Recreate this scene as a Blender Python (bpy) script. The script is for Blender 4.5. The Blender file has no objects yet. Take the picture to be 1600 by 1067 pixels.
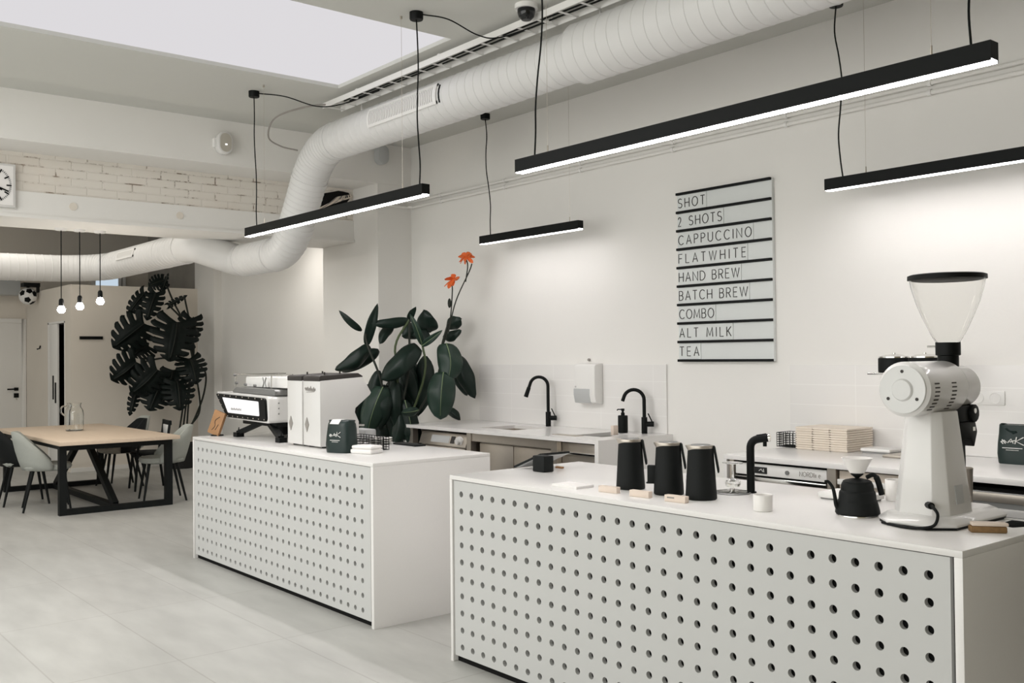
import bpy, bmesh, math, random
from mathutils import Vector, Matrix
random.seed(7)
S = bpy.context.scene
COL = S.collection
PI = math.pi

# ------------------------------------------------------------------ camera
F, YAW, PITCH, ROLL = 1536.28, 0.884399454, 0.0147125606, -0.0102081454
cy, sy = math.cos(YAW), math.sin(YAW)
fw = Vector((-sy*math.cos(PITCH), cy*math.cos(PITCH), math.sin(PITCH)))
r0 = Vector((cy, sy, 0)); u0 = r0.cross(fw)
rr = math.cos(ROLL)*r0 + math.sin(ROLL)*u0
uu = -math.sin(ROLL)*r0 + math.cos(ROLL)*u0
cam = bpy.data.objects.new('camera', bpy.data.cameras.new('camera'))
COL.objects.link(cam)
cam.matrix_world = Matrix(((rr.x, uu.x, -fw.x, 0), (rr.y, uu.y, -fw.y, 0), (rr.z, uu.z, -fw.z, 1.57), (0, 0, 0, 1)))
cam.data.sensor_width = 36.0
cam.data.lens = 36.0*F/1600.0
cam.data.clip_start = 0.05
S.camera = cam

# ------------------------------------------------------------------ view + world + daylight
S.view_settings.view_transform = 'Standard'
S.view_settings.look = 'None'
S.view_settings.gamma = 1.0
S.view_settings.use_curve_mapping = False
S.view_settings.exposure = 0.24
W = bpy.data.worlds.new('World'); S.world = W
W.use_nodes = True
bg = W.node_tree.nodes['Background']
bg.inputs[0].default_value = (1.0, 1.0, 0.965, 1)
bg.inputs[1].default_value = 0.64

def area_light(name, loc, rot, sx, sy_, power, color):
    l = bpy.data.lights.new(name, 'AREA'); l.shape = 'RECTANGLE'; l.size = sx; l.size_y = sy_
    l.energy = power; l.color = color
    o = bpy.data.objects.new(name, l); COL.objects.link(o); o.location = loc; o.rotation_euler = rot
    return o
# daylight from the shop front behind the photographer (faces +Y)
area_light('shopfront_daylight', (-3.5, -2.6, 2.2), (math.radians(104), 0, 0), 9.0, 2.8, 158, (1.0, 0.992, 0.94))
# daylight through the part of the skylight that lies above and behind the camera's view
area_light('skylight_daylight', (-6.46, -0.3, 3.79), (0, 0, 0), 1.5, 2.4, 80, (1.0, 0.995, 0.965))
area_light('far_room_fill', (-12.3, 2.2, 3.79), (0, 0, 0), 3.0, 2.6, 42, (1.0, 0.95, 0.87))  # unseen fill light, no opening above it, added to brighten the far room

# ------------------------------------------------------------------ materials
def principled(name, col, rough=0.5, metal=0.0, spec=0.5, noise=None, bump=None, trans=0.0, ior=1.45, emit=None, estr=0.0, coat=0.0):
    m = bpy.data.materials.new(name); m.use_nodes = True
    nt = m.node_tree; b = nt.nodes['Principled BSDF']
    c = (col[0], col[1], col[2], 1)
    b.inputs['Base Color'].default_value = c
    b.inputs['Roughness'].default_value = rough
    b.inputs['Metallic'].default_value = metal
    b.inputs['Specular IOR Level'].default_value = spec
    b.inputs['Transmission Weight'].default_value = trans
    b.inputs['IOR'].default_value = ior
    b.inputs['Coat Weight'].default_value = coat
    if emit:
        b.inputs['Emission Color'].default_value = (*emit, 1); b.inputs['Emission Strength'].default_value = estr
    tc = nt.nodes.new('ShaderNodeTexCoord')
    if noise:
        sc, amt = noise
        n = nt.nodes.new('ShaderNodeTexNoise'); n.inputs['Scale'].default_value = sc; n.inputs['Detail'].default_value = 5
        nt.links.new(tc.outputs['Object'], n.inputs['Vector'])
        mx = nt.nodes.new('ShaderNodeMix'); mx.data_type = 'RGBA'
        mx.inputs['A'].default_value = tuple(v*(1-amt) for v in col) + (1,)
        mx.inputs['B'].default_value = tuple(min(1, v*(1+amt)) for v in col) + (1,)
        nt.links.new(n.outputs['Fac'], mx.inputs['Factor'])
        nt.links.new(mx.outputs['Result'], b.inputs['Base Color'])
    if bump:
        sc, st = bump
        n2 = nt.nodes.new('ShaderNodeTexNoise'); n2.inputs['Scale'].default_value = sc; n2.inputs['Detail'].default_value = 4
        nt.links.new(tc.outputs['Object'], n2.inputs['Vector'])
        bp = nt.nodes.new('ShaderNodeBump'); bp.inputs['Strength'].default_value = st; bp.inputs['Distance'].default_value = 0.01
        nt.links.new(n2.outputs['Fac'], bp.inputs['Height']); nt.links.new(bp.outputs['Normal'], b.inputs['Normal'])
    return m
def emission(name, col, st):
    m = bpy.data.materials.new(name); m.use_nodes = True
    nt = m.node_tree; nt.nodes.clear()
    e = nt.nodes.new('ShaderNodeEmission'); o = nt.nodes.new('ShaderNodeOutputMaterial')
    e.inputs[0].default_value = (*col, 1); e.inputs[1].default_value = st
    nt.links.new(e.outputs[0], o.inputs[0]); return m

MAT = {}
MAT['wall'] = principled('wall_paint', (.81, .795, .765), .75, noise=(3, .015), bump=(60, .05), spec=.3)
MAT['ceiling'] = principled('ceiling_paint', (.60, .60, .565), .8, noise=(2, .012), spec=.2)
MAT['far_wall'] = principled('far_wall_paint', (.74, .685, .61), .8, noise=(2.5, .03), spec=.2)
MAT['concrete'] = principled('bare_concrete', (.36, .335, .30), .85, noise=(4, .2), bump=(20, .2))
MAT['quartz'] = principled('white_quartz', (.80, .785, .77), .22, noise=(180, .025), spec=.5)
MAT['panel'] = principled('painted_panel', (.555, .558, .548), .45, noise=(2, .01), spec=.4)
MAT['black'] = principled('black_metal', (.004, .005, .005), .5, spec=.18)
MAT['black_matte'] = principled('matte_black', (.006, .0075, .0075), .6, spec=.25)
MAT['void'] = principled('dark_board_and_shade', (.012, .012, .012), .9, spec=.1)  # near-black base, also painting the shade inside doorway, hole and counter
MAT['steel'] = principled('brushed_steel', (.50, .455, .40), .38, .85, noise=(30, .05))
MAT['steel_dark'] = principled('grey_steel', (.24, .24, .235), .4, .6)
MAT['chrome'] = principled('polished_chrome', (.75, .74, .72), .12, 1.0)
MAT['duct'] = principled('white_duct', (.72, .715, .705), .42, spec=.5)
MAT['white_plastic'] = principled('white_plastic', (.82, .81, .79), .35)
MAT['grey_plastic'] = principled('grey_plastic', (.48, .49, .49), .4)
MAT['enamel'] = principled('white_enamel', (.71, .70, .685), .25, coat=.3)
MAT['enamel_face'] = principled('white_enamel_plate', (.68, .68, .67), .35)
MAT['ceramic'] = principled('white_ceramic', (.82, .80, .775), .3, bump=(90, .08))
MAT['paper'] = principled('white_paper', (.85, .83, .815), .8)
MAT['wood_light'] = principled('pale_wood', (.74, .60, .47), .55, noise=(14, .08))
MAT['wood_plate'] = principled('bleached_wood', (.74, .63, .545), .6, noise=(18, .05))
MAT['wood_brown'] = principled('brown_wood', (.36, .19, .085), .5, noise=(16, .18))
MAT['kraft'] = principled('pale_kraft_card', (.78, .70, .605), .8, noise=(25, .03))
MAT['fabric_grey'] = principled('grey_green_felt', (.40, .415, .385), .9, noise=(60, .06), bump=(300, .15), spec=.2)
MAT['fabric_beige'] = principled('beige_felt', (.36, .33, .285), .9, noise=(60, .06), spec=.2)
MAT['leaf'] = principled('canna_leaf', (.0065, .017, .012), .42, noise=(7, .35), spec=.35)
MAT['leaf_mid'] = principled('canna_leaf_light', (.012, .031, .021), .42, noise=(7, .25), spec=.4)
MAT['midrib'] = principled('leaf_midrib', (.16, .22, .11), .5)
MAT['monstera'] = principled('monstera_leaf', (.004, .0075, .0065), .45, noise=(6, .3), spec=.2)
MAT['stem'] = principled('green_stem', (.06, .085, .035), .5)
MAT['stem_dark'] = principled('dark_stem', (.014, .018, .012), .6)
MAT['flower'] = principled('orange_petal', (.78, .165, .04), .5, noise=(40, .25))
MAT['pot'] = principled('black_pot', (.012, .012, .012), .6)
MAT['soil'] = principled('potting_soil', (.03, .02, .015), .95, bump=(60, .6))
MAT['bag'] = principled('dark_green_bag', (.006, .019, .017), .42, bump=(14, .25))
MAT['ink'] = principled('black_ink', (.035, .03, .028), .6)
MAT['grey_ink'] = principled('grey_ink', (.28, .26, .24), .6)
MAT['white_ink'] = principled('white_ink', (.75, .75, .73), .6)
MAT['acrylic'] = principled('menu_strip', (.70, .725, .715), .3)
MAT['glass'] = principled('clear_glass', (.97, .98, .97), .02, trans=1.0, ior=1.45)
MAT['hopper_glass'] = principled('thin_clear_plastic', (.97, .97, .96), .03, trans=1.0, ior=1.18)
MAT['screen'] = principled('dark_screen', (.008, .009, .010), .12)
MAT['pale_screen'] = principled('painted_reflection_screen', (.30, .31, .31), .15)  # pale grey base paints the light reflected off the screen
MAT['frost'] = principled('frosted_panel', (.80, .80, .82), .35, emit=(.95, .95, 1), estr=.22)
MAT['bristle'] = principled('brown_bristles', (.22, .13, .055), .8, noise=(60, .4))
MAT['lamp'] = emission('led_diffuser', (1.0, .955, .955), 42.0)
MAT['lamp_soft'] = emission('led_diffuser_soft', (1.0, .955, .955), 13.0)
MAT['lamp_wall'] = emission('led_diffuser_wall', (1.0, .955, .955), 19.0)
MAT['bulb'] = emission('glowing_bulb', (1.0, .92, .82), 120.0)
MAT['skylight'] = emission('overcast_sky_panel', (.98, .955, .985), .625)
MAT['window_sky'] = emission('bluish_sky', (.62, .74, .85), .75)
MAT['copper'] = principled('warm_metal', (.55, .40, .26), .3, .8)

def floor_mat():
    m = bpy.data.materials.new('floor_tile'); m.use_nodes = True
    nt = m.node_tree; b = nt.nodes['Principled BSDF']; N = nt.nodes.new; L = nt.links.new
    tc = N('ShaderNodeTexCoord')
    br = N('ShaderNodeTexBrick'); br.offset = 0.0; br.squash = 1.0
    br.inputs['Scale'].default_value = 1.0
    br.inputs['Brick Width'].default_value = 1.2; br.inputs['Row Height'].default_value = 0.6
    br.inputs['Mortar Size'].default_value = 0.005; br.inputs['Mortar Smooth'].default_value = .4; br.inputs['Bias'].default_value = 0
    br.inputs['Color1'].default_value = (.50, .497, .475, 1); br.inputs['Color2'].default_value = (.485, .48, .458, 1)
    br.inputs['Mortar'].default_value = (.41, .40, .38, 1)
    mp = N('ShaderNodeMapping'); mp.inputs['Location'].default_value = (.3, -.11, 0)
    L(tc.outputs['Object'], mp.inputs['Vector']); L(mp.outputs['Vector'], br.inputs['Vector'])
    mp2 = N('ShaderNodeMapping'); mp2.inputs['Scale'].default_value = (1.2, 4.0, 1); mp2.inputs['Rotation'].default_value = (0, 0, .5)
    L(tc.outputs['Object'], mp2.inputs['Vector'])
    n = N('ShaderNodeTexNoise'); n.inputs['Scale'].default_value = 1.6; n.inputs['Detail'].default_value = 6
    L(mp2.outputs['Vector'], n.inputs['Vector'])
    mr = N('ShaderNodeMapRange'); mr.inputs['From Min'].default_value = .3; mr.inputs['From Max'].default_value = .7
    mr.inputs['To Min'].default_value = .90; mr.inputs['To Max'].default_value = 1.08
    L(n.outputs['Fac'], mr.inputs['Value'])
    mx = N('ShaderNodeVectorMath'); mx.operation = 'SCALE'
    L(br.outputs['Color'], mx.inputs[0]); L(mr.outputs['Result'], mx.inputs['Scale'])
    L(mx.outputs['Vector'], b.inputs['Base Color'])
    b.inputs['Roughness'].default_value = .42; b.inputs['Specular IOR Level'].default_value = .4
    return m
MAT['floor'] = floor_mat()

def brick_mat(name, w, h, c1, mortar, ms, rough=.25):
    m = bpy.data.materials.new(name); m.use_nodes = True
    nt = m.node_tree; b = nt.nodes['Principled BSDF']; N = nt.nodes.new; L = nt.links.new
    tc = N('ShaderNodeTexCoord'); sx = N('ShaderNodeSeparateXYZ'); cb = N('ShaderNodeCombineXYZ')
    L(tc.outputs['Object'], sx.inputs[0]); L(sx.outputs['X'], cb.inputs['X']); L(sx.outputs['Z'], cb.inputs['Y'])
    mp = N('ShaderNodeMapping'); mp.inputs['Location'].default_value = (0, -.94, 0)
    L(cb.outputs[0], mp.inputs['Vector'])
    br = N('ShaderNodeTexBrick'); br.offset = 0.0; br.squash = 1.0
    br.inputs['Scale'].default_value = 1.0; br.inputs['Brick Width'].default_value = w; br.inputs['Row Height'].default_value = h
    br.inputs['Mortar Size'].default_value = ms; br.inputs['Mortar Smooth'].default_value = .3
    br.inputs['Color1'].default_value = (*c1, 1); br.inputs['Color2'].default_value = (*c1, 1); br.inputs['Mortar'].default_value = (*mortar, 1)
    L(mp.outputs[0], br.inputs['Vector']); L(br.outputs['Color'], b.inputs['Base Color'])
    b.inputs['Roughness'].default_value = rough
    return m
MAT['tile'] = brick_mat('white_wall_tile', .60, .1375, (.80, .785, .765), (.86, .85, .83), .003)

def plaster_mat():
    # lime-washed old brick with chipped patches on the beam
    m = bpy.data.materials.new('chipped_plaster'); m.use_nodes = True
    nt = m.node_tree; b = nt.nodes['Principled BSDF']; N = nt.nodes.new; L = nt.links.new
    tc = N('ShaderNodeTexCoord'); sx = N('ShaderNodeSeparateXYZ'); cb = N('ShaderNodeCombineXYZ')
    L(tc.outputs['Object'], sx.inputs[0]); L(sx.outputs['Y'], cb.inputs['X']); L(sx.outputs['Z'], cb.inputs['Y'])
    br = N('ShaderNodeTexBrick'); br.inputs['Scale'].default_value = 1
    br.inputs['Brick Width'].default_value = .27; br.inputs['Row Height'].default_value = .075; br.inputs['Mortar Size'].default_value = .008
    br.inputs['Mortar Smooth'].default_value = .6
    L(cb.outputs[0], br.inputs['Vector'])
    n = N('ShaderNodeTexNoise'); n.inputs['Scale'].default_value = 5; n.inputs['Detail'].default_value = 8; n.inputs['Roughness'].default_value = .75
    L(tc.outputs['Object'], n.inputs['Vector'])
    thr = N('ShaderNodeMapRange'); thr.inputs['From Min'].default_value = .51; thr.inputs['From Max'].default_value = .60
    L(n.outputs['Fac'], thr.inputs['Value'])
    mul = N('ShaderNodeMath'); mul.operation = 'MULTIPLY'
    L(thr.outputs['Result'], mul.inputs[0]); L(br.outputs['Fac'], mul.inputs[1])
    mx = N('ShaderNodeMix'); mx.data_type = 'RGBA'
    mx.inputs['A'].default_value = (.76, .72, .66, 1); mx.inputs['B'].default_value = (.20, .15, .11, 1)
    L(mul.outputs[0], mx.inputs['Factor'])
    n2 = N('ShaderNodeTexNoise'); n2.inputs['Scale'].default_value = 2.5; n2.inputs['Detail'].default_value = 4
    L(tc.outputs['Object'], n2.inputs['Vector'])
    mr = N('ShaderNodeMapRange'); mr.inputs['From Min'].default_value = .5; mr.inputs['From Max'].default_value = .75; mr.inputs['To Max'].default_value = .35
    L(n2.outputs['Fac'], mr.inputs['Value'])
    mx2 = N('ShaderNodeMix'); mx2.data_type = 'RGBA'; mx2.inputs['B'].default_value = (.66, .56, .47, 1)
    L(mr.outputs['Result'], mx2.inputs['Factor']); L(mx.outputs['Result'], mx2.inputs['A'])
    L(mx2.outputs['Result'], b.inputs['Base Color'])
    bp = N('ShaderNodeBump'); bp.inputs['Strength'].default_value = .5; bp.inputs['Distance'].default_value = .01; bp.invert = True
    L(br.outputs['Fac'], bp.inputs['Height']); L(bp.outputs['Normal'], b.inputs['Normal'])
    b.inputs['Roughness'].default_value = .9
    return m
MAT['plaster'] = plaster_mat()

def table_wood():
    m = principled('oak_table_top', (.60, .47, .36), .5)
    nt = m.node_tree; b = nt.nodes['Principled BSDF']; N = nt.nodes.new; L = nt.links.new
    tc = N('ShaderNodeTexCoord'); mp = N('ShaderNodeMapping'); mp.inputs['Scale'].default_value = (1.5, 22, 22)
    n = N('ShaderNodeTexNoise'); n.inputs['Scale'].default_value = 2; n.inputs['Detail'].default_value = 6
    L(tc.outputs['Object'], mp.inputs[0]); L(mp.outputs[0], n.inputs[0])
    mx = N('ShaderNodeMix'); mx.data_type = 'RGBA'; mx.inputs['A'].default_value = (.62, .49, .37, 1); mx.inputs['B'].default_value = (.74, .60, .47, 1)
    L(n.outputs['Fac'], mx.inputs['Factor']); L(mx.outputs['Result'], b.inputs['Base Color'])
    return m
MAT['oak'] = table_wood()

# ------------------------------------------------------------------ mesh builder
class G:
    def __init__(s): s.v = []; s.f = []
    def add(s, vs, fs):
        n = len(s.v); s.v += [Vector(p) for p in vs]; s.f += [[i+n for i in f] for f in fs]; return s
    def box(s, x0, x1, y0, y1, z0, z1):
        x0, x1 = min(x0, x1), max(x0, x1); y0, y1 = min(y0, y1), max(y0, y1); z0, z1 = min(z0, z1), max(z0, z1)
        return s.add([(x0,y0,z0),(x1,y0,z0),(x1,y1,z0),(x0,y1,z0),(x0,y0,z1),(x1,y0,z1),(x1,y1,z1),(x0,y1,z1)],
                     [(0,3,2,1),(4,5,6,7),(0,1,5,4),(1,2,6,5),(2,3,7,6),(3,0,4,7)])
    def obox(s, a, b, w, h, up=(0,0,1)):
        # bar of section w x h from a to b
        a, b = Vector(a), Vector(b); d = (b-a).normalized(); up = Vector(up)
        if abs(d.dot(up)) > .98: up = Vector((1,0,0))
        r = d.cross(up).normalized()*w/2; u = r.normalized().cross(d)*h/2
        vs = [a-r-u, a+r-u, a+r+u, a-r+u, b-r-u, b+r-u, b+r+u, b-r+u]
        return s.add(vs, [(0,1,2,3),(7,6,5,4),(0,4,5,1),(1,5,6,2),(2,6,7,3),(3,7,4,0)])
    def tube(s, pts, r, n=8, caps=True):
        pts = [Vector(p) for p in pts]; m = len(pts)
        rs = r if isinstance(r, (list, tuple)) else [r]*m
        t0 = (pts[1]-pts[0]).normalized()
        nv = t0.orthogonal().normalized(); base = len(s.v); prev = t0
        for i, p in enumerate(pts):
            if i == 0: t = t0
            elif i == m-1: t = (pts[i]-pts[i-1]).normalized()
            else: t = ((pts[i+1]-pts[i]).normalized() + (pts[i]-pts[i-1]).normalized()).normalized()
            ax = prev.cross(t)
            if ax.length > 1e-6: nv = Matrix.Rotation(prev.angle(t), 3, ax) @ nv
            prev = t; b = t.cross(nv)
            sc = 1.0
            for k in range(n):
                a = 2*PI*k/n; s.v.append(p + (nv*math.cos(a)+b*math.sin(a))*rs[i]*sc)
        for i in range(m-1):
            for k in range(n):
                s.f.append([base+i*n+k, base+i*n+(k+1) % n, base+(i+1)*n+(k+1) % n, base+(i+1)*n+k])
        if caps:
            s.f.append([base+k for k in range(n)][::-1]); s.f.append([base+(m-1)*n+k for k in range(n)])
        return s
    def cyl(s, a, b, r, n=20, r2=None): return s.tube([a, b], [r, r if r2 is None else r2], n)
    def lathe(s, prof, c=(0,0,0), n=28, axis='z', closed=False):
        base = len(s.v); m = len(prof); c = Vector(c)
        for (r, h) in prof:
            for k in range(n):
                a = 2*PI*k/n; x, y = r*math.cos(a), r*math.sin(a)
                s.v.append(c + (Vector((x,y,h)) if axis == 'z' else Vector((x,h,y)) if axis == 'y' else Vector((h,x,y))))
        fl = axis == 'y'
        for i in range(m-1 + (1 if closed else 0)):
            j = (i+1) % m
            for k in range(n):
                f = [base+i*n+k, base+i*n+(k+1) % n, base+j*n+(k+1) % n, base+j*n+k]
                s.f.append(f[::-1] if fl else f)
        if not closed:
            if prof[0][0] > 1e-5: s.f.append([base+k for k in range(n)])
            if prof[-1][0] > 1e-5: s.f.append([base+(m-1)*n+k for k in range(n)])
        return s
    def prism(s, poly, a, b, axis='y'):
        # poly: list of 2D points; extruded along axis from a to b
        def p3(p, h): return (p[0], h, p[1]) if axis == 'y' else (h, p[0], p[1]) if axis == 'x' else (p[0], p[1], h)
        n = len(poly)
        return s.add([p3(p, a) for p in poly]+[p3(p, b) for p in poly],
                     [list(range(n)), list(range(n, 2*n))[::-1]] + [[i, i+n, (i+1) % n+n, (i+1) % n] for i in range(n)])
    def sphere(s, c, r, n=16, m=10, sc=(1,1,1)):
        prof = [(r*math.sin(PI*i/m)+1e-6, -r*math.cos(PI*i/m)) for i in range(m+1)]
        k0 = len(s.v); s.lathe(prof, (0,0,0), n)
        for i in range(k0, len(s.v)): s.v[i] = Vector((s.v[i].x*sc[0], s.v[i].y*sc[1], s.v[i].z*sc[2])) + Vector(c)
        return s
    def xf(s, M, start=0):
        for i in range(start, len(s.v)): s.v[i] = M @ s.v[i]
        return s
    def mesh(s, name, mat, bevel=0, seg=2, smooth=35, recalc=True):
        me = bpy.data.meshes.new(name)
        me.from_pydata([tuple(v) for v in s.v], [], s.f)
        bm = bmesh.new(); bm.from_mesh(me)
        bmesh.ops.remove_doubles(bm, verts=bm.verts, dist=1e-6)
        if recalc: bmesh.ops.recalc_face_normals(bm, faces=bm.faces)
        if bevel:
            es = [e for e in bm.edges if len(e.link_faces) == 2 and e.calc_face_angle(0) > .6]
            bmesh.ops.bevel(bm, geom=es, offset=bevel, segments=seg, affect='EDGES', profile=.5, clamp_overlap=True)
        bm.to_mesh(me); bm.free()
        me.polygons.foreach_set('use_smooth', [True]*len(me.polygons))
        me.set_sharp_from_angle(angle=math.radians(smooth))
        for m in (mat if isinstance(mat, (list, tuple)) else [mat]): me.materials.append(MAT[m])
        return me

def root_inv(p):
    return p.matrix_basis.inverted() if p.parent is None else Matrix.Identity(4)
def part(name, g, mat, parent, label=None, **k):
    o = bpy.data.objects.new(name, g.mesh(name, mat, **k)); COL.objects.link(o)
    o.parent = parent; o.matrix_parent_inverse = root_inv(parent)
    if label: o['label'] = label
    return o
def thing(name, label, cat, loc=(0,0,0), rz=0, group=None):
    o = bpy.data.objects.new(name, None); COL.objects.link(o)
    o.empty_display_size = .05; o.location = loc; o.rotation_euler = (0,0,rz)
    o.matrix_basis = Matrix.Translation(Vector(loc)) @ Matrix.Rotation(rz, 4, 'Z')
    o['label'] = label; o['category'] = cat
    if group: o['group'] = group
    return o
def single(name, g, mat, label, cat, group=None, **k):
    o = bpy.data.objects.new(name, g.mesh(name, mat, **k)); COL.objects.link(o)
    o['label'] = label; o['category'] = cat
    if group: o['group'] = group
    return o
def struct(name, g, mat, **k):
    o = bpy.data.objects.new(name, g.mesh(name, mat, **k)); COL.objects.link(o); o['kind'] = 'structure'; return o
def dup(root, loc, rz, label, group=None):
    r = root.copy(); COL.objects.link(r); r.location = loc; r.rotation_euler = (0,0,rz); r['label'] = label
    if group: r['group'] = group
    for ch in list(root.children):
        c = ch.copy(); COL.objects.link(c); c.parent = r
        for g in list(ch.children):
            d = g.copy(); COL.objects.link(d); d.parent = c
    return r
def smooth_path(pts, n=8):
    # Catmull-Rom
    P = [Vector(p) for p in pts]; P = [2*P[0]-P[1]] + P + [2*P[-1]-P[-2]]; out = []
    for i in range(1, len(P)-2):
        for k in range(n):
            t = k/n; a, b, c, d = P[i-1:i+3]
            out.append(.5*((2*b)+(c-a)*t+(2*a-5*b+4*c-d)*t*t+(3*b-a-3*c+d)*t**3))
    out.append(P[-2]); return out
def fillet(pts, r, n=6):
    P = [Vector(p) for p in pts]; out = [P[0]]
    for i in range(1, len(P)-1):
        a = (P[i-1]-P[i]); b = (P[i+1]-P[i]); ang = a.angle(b); t = min(r/math.tan(ang/2), a.length*.49, b.length*.49)
        p0 = P[i]+a.normalized()*t; p1 = P[i]+b.normalized()*t
        for k in range(n+1):
            u = k/n; out.append((1-u)**2*p0 + 2*u*(1-u)*P[i] + u*u*p1)
    out.append(P[-1]); return out

# ------------------------------------------------------------------ stroke lettering (thin geometric sans)
def arc(cx, cy_, rx, ry, a0, a1, n=10):
    return [(cx+rx*math.cos(math.radians(a0+(a1-a0)*i/n)), cy_+ry*math.sin(math.radians(a0+(a1-a0)*i/n))) for i in range(n+1)]
GL = {
 'S': (.56, [arc(.28,.75,.25,.25,35,270,12)+arc(.28,.25,.26,.25,90,-145,12)[1:]]),
 'H': (.62, [[(0,0),(0,1)],[(.62,0),(.62,1)],[(0,.5),(.62,.5)]]),
 'O': (.78, [arc(.39,.5,.39,.5,0,360,24)]),
 'T': (.56, [[(0,1),(.56,1)],[(.28,1),(.28,0)]]),
 '2': (.52, [arc(.26,.73,.25,.27,170,-35,12)+[(0,0),(.52,0)]]),
 'C': (.70, [arc(.40,.5,.40,.5,45,315,18)]),
 'A': (.68, [[(0,0),(.34,1),(.68,0)],[(.12,.33),(.56,.33)]]),
 'P': (.52, [[(0,0),(0,1)]+[(.25,1)]+arc(.25,.74,.26,.26,90,-90,10)+[(0,.48)]]),
 'U': (.62, [[(0,1),(0,.31)]+arc(.31,.31,.31,.31,180,360,10)+[(.62,1)]]),
 'I': (.06, [[(.03,0),(.03,1)]]),
 'N': (.66, [[(0,0),(0,1),(.66,0),(.66,1)]]),
 'F': (.48, [[(0,0),(0,1),(.48,1)],[(0,.52),(.42,.52)]]),
 'L': (.46, [[(0,1),(0,0),(.46,0)]]),
 'W': (.98, [[(0,1),(.25,0),(.49,1),(.73,0),(.98,1)]]),
 'E': (.48, [[(.48,1),(0,1),(0,0),(.48,0)],[(0,.52),(.42,.52)]]),
 'D': (.66, [[(0,0),(0,1),(.2,1)]+arc(.2,.5,.46,.5,90,-90,14)+[(0,0)]]),
 'B': (.54, [[(0,0),(0,1),(.26,1)]+arc(.26,.76,.24,.24,90,-90,8)+[(0,.52)],[(.26,.52)]+arc(.27,.26,.27,.26,90,-90,8)+[(0,0)]]),
 'R': (.54, [[(0,0),(0,1),(.26,1)]+arc(.26,.74,.26,.26,90,-90,8)+[(0,.48)],[(.26,.48),(.54,0)]]),
 'M': (.80, [[(0,0),(.06,1),(.40,.12),(.74,1),(.80,0)]]),
 'K': (.56, [[(0,0),(0,1)],[(.54,1),(0,.42)],[(.16,.58),(.56,0)]]),
 'l': (.06, [[(.03,0),(.03,1)]]),
 'i': (.06, [[(.03,0),(.03,.66)],[(.03,.86),(.03,.92)]]),
 'n': (.44, [[(0,0),(0,.66)],[(0,.44)]+arc(.22,.44,.22,.22,180,0,8)+[(.44,0)]]),
 'e': (.46, [[(.02,.34),(.46,.34)]+arc(.235,.33,.225,.33,0,310,14)]),
 ' ': (.30, []),
}
def lettering(text, x0, x1, z, h, y, t, gap=.34):
    """strokes in the XZ plane, facing -Y, fitted between x0 and x1"""
    g = G(); adv = [GL[c][0] for c in text]
    tot = sum(adv); nsp = max(1, len(text)-1); scale = h
    gp = ((x1-x0) - tot*scale)/nsp
    if gp < .08*h:
        sx = (x1-x0)/(tot+.22*nsp); gp = .22*sx
    else: sx = scale
    x = x0
    for c, w in zip(text, adv):
        for st in GL[c][1]:
            g.tube([(x+p[0]*sx, y, z+p[1]*h) for p in st], t, 6)
        x += w*sx + gp
    return g

# =================================================================== SETTING
YW = 5.9            # menu wall
ZC = 3.83           # ceiling
struct('floor', G().box(-17.6, 1.8, -3, 6.4, -.1, 0), 'floor')
# ceiling with the skylight opening X -7.27..-5.65, Y -1..4.1
g = G()
g.box(-17.6, -7.27, -3, 6.4, ZC, ZC+.12); g.box(-5.65, 1.8, -3, 6.4, ZC, ZC+.12)
g.box(-7.27, -5.65, 4.1, 6.4, ZC, ZC+.12); g.box(-7.27, -5.65, -3, -1.6, ZC, ZC+.12)
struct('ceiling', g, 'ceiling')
struct('window_1', G().box(-7.30, -5.62, -1.62, 4.13, ZC+.03, ZC+.05), 'skylight')
struct('wall_back', G().box(-13.98, 1.8, YW, YW+.2, 0, ZC), 'wall')
struct('wall_back_alcove', G().box(-14.7, -13.98, 5.78, YW+.2, 0, ZC), 'wall')
MAT['right_wall'] = principled('warm_bounce_wall', (.27, .235, .16), .8)  # unseen wall, dark ochre chosen to warm and dim the bounced light
struct('wall_right', G().box(1.6, 1.8, -3, YW, 0, ZC), 'right_wall')
# pilaster in the corner, soffit, beam
struct('trim_1', G().box(-10.1, -8.905, 5.48, YW, 0, 3.41), 'wall')
struct('trim_2', G().box(-10.3, -8.9, -3, YW, 3.41, ZC), 'wall')
g = G().box(-10.1, -9.40, -3, 5.48, 2.85, 3.065)
g.box(-10.12, -9.375, -3, 5.475, 2.83, 2.856)
struct('trim_3', g, 'wall')
struct('trim_4', G().box(-10.1, -9.415, -3, 5.48, 3.065, 3.41), 'plaster')
# far box room with the sliding door
g = G().box(-14.75, -14.6, 3.95, 5.78, 0, 2.64)
struct('wall_partition', g, 'far_wall')
g = G().box(-17.1, -15.77, 3.95, 4.07, 0, 2.64); g.box(-14.87, -14.75, 3.95, 4.07, 0, 2.64); g.box(-15.77, -14.87, 3.95, 4.07, 2.13, 2.64)
struct('wall_partition_side', g, 'far_wall')
struct('wall_far', G().box(-17.3, -17.1, -3, 6.2, 0, ZC), 'far_wall')
struct('wall_behind_partition', G().box(-17.1, -14.6, 5.9, 6.1, 0, ZC), 'concrete')
g = G().box(-14.6, -14.585, 3.95, 5.78, 0, .06)
struct('baseboard_partition', g, 'wall')
struct('inner_room_shade', G().box(-15.95, -15.9, 4.08, 5.7, 0, 2.6).box(-15.9, -14.78, 5.6, 5.7, 0, 2.6), 'void')  # black boards paint the shade seen through the half open door
# high window beyond the partition
w1 = struct('window_2', G().box(-17.09, -17.05, 5.0, 5.38, 2.72, 3.02), 'window_sky')
g = G()
for yy in (4.98, 5.40, 5.47): g.box(-17.09, -17.02, yy-.025, yy+.025, 2.7, 3.05)
struct('trim_5', g, 'white_plastic')
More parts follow.
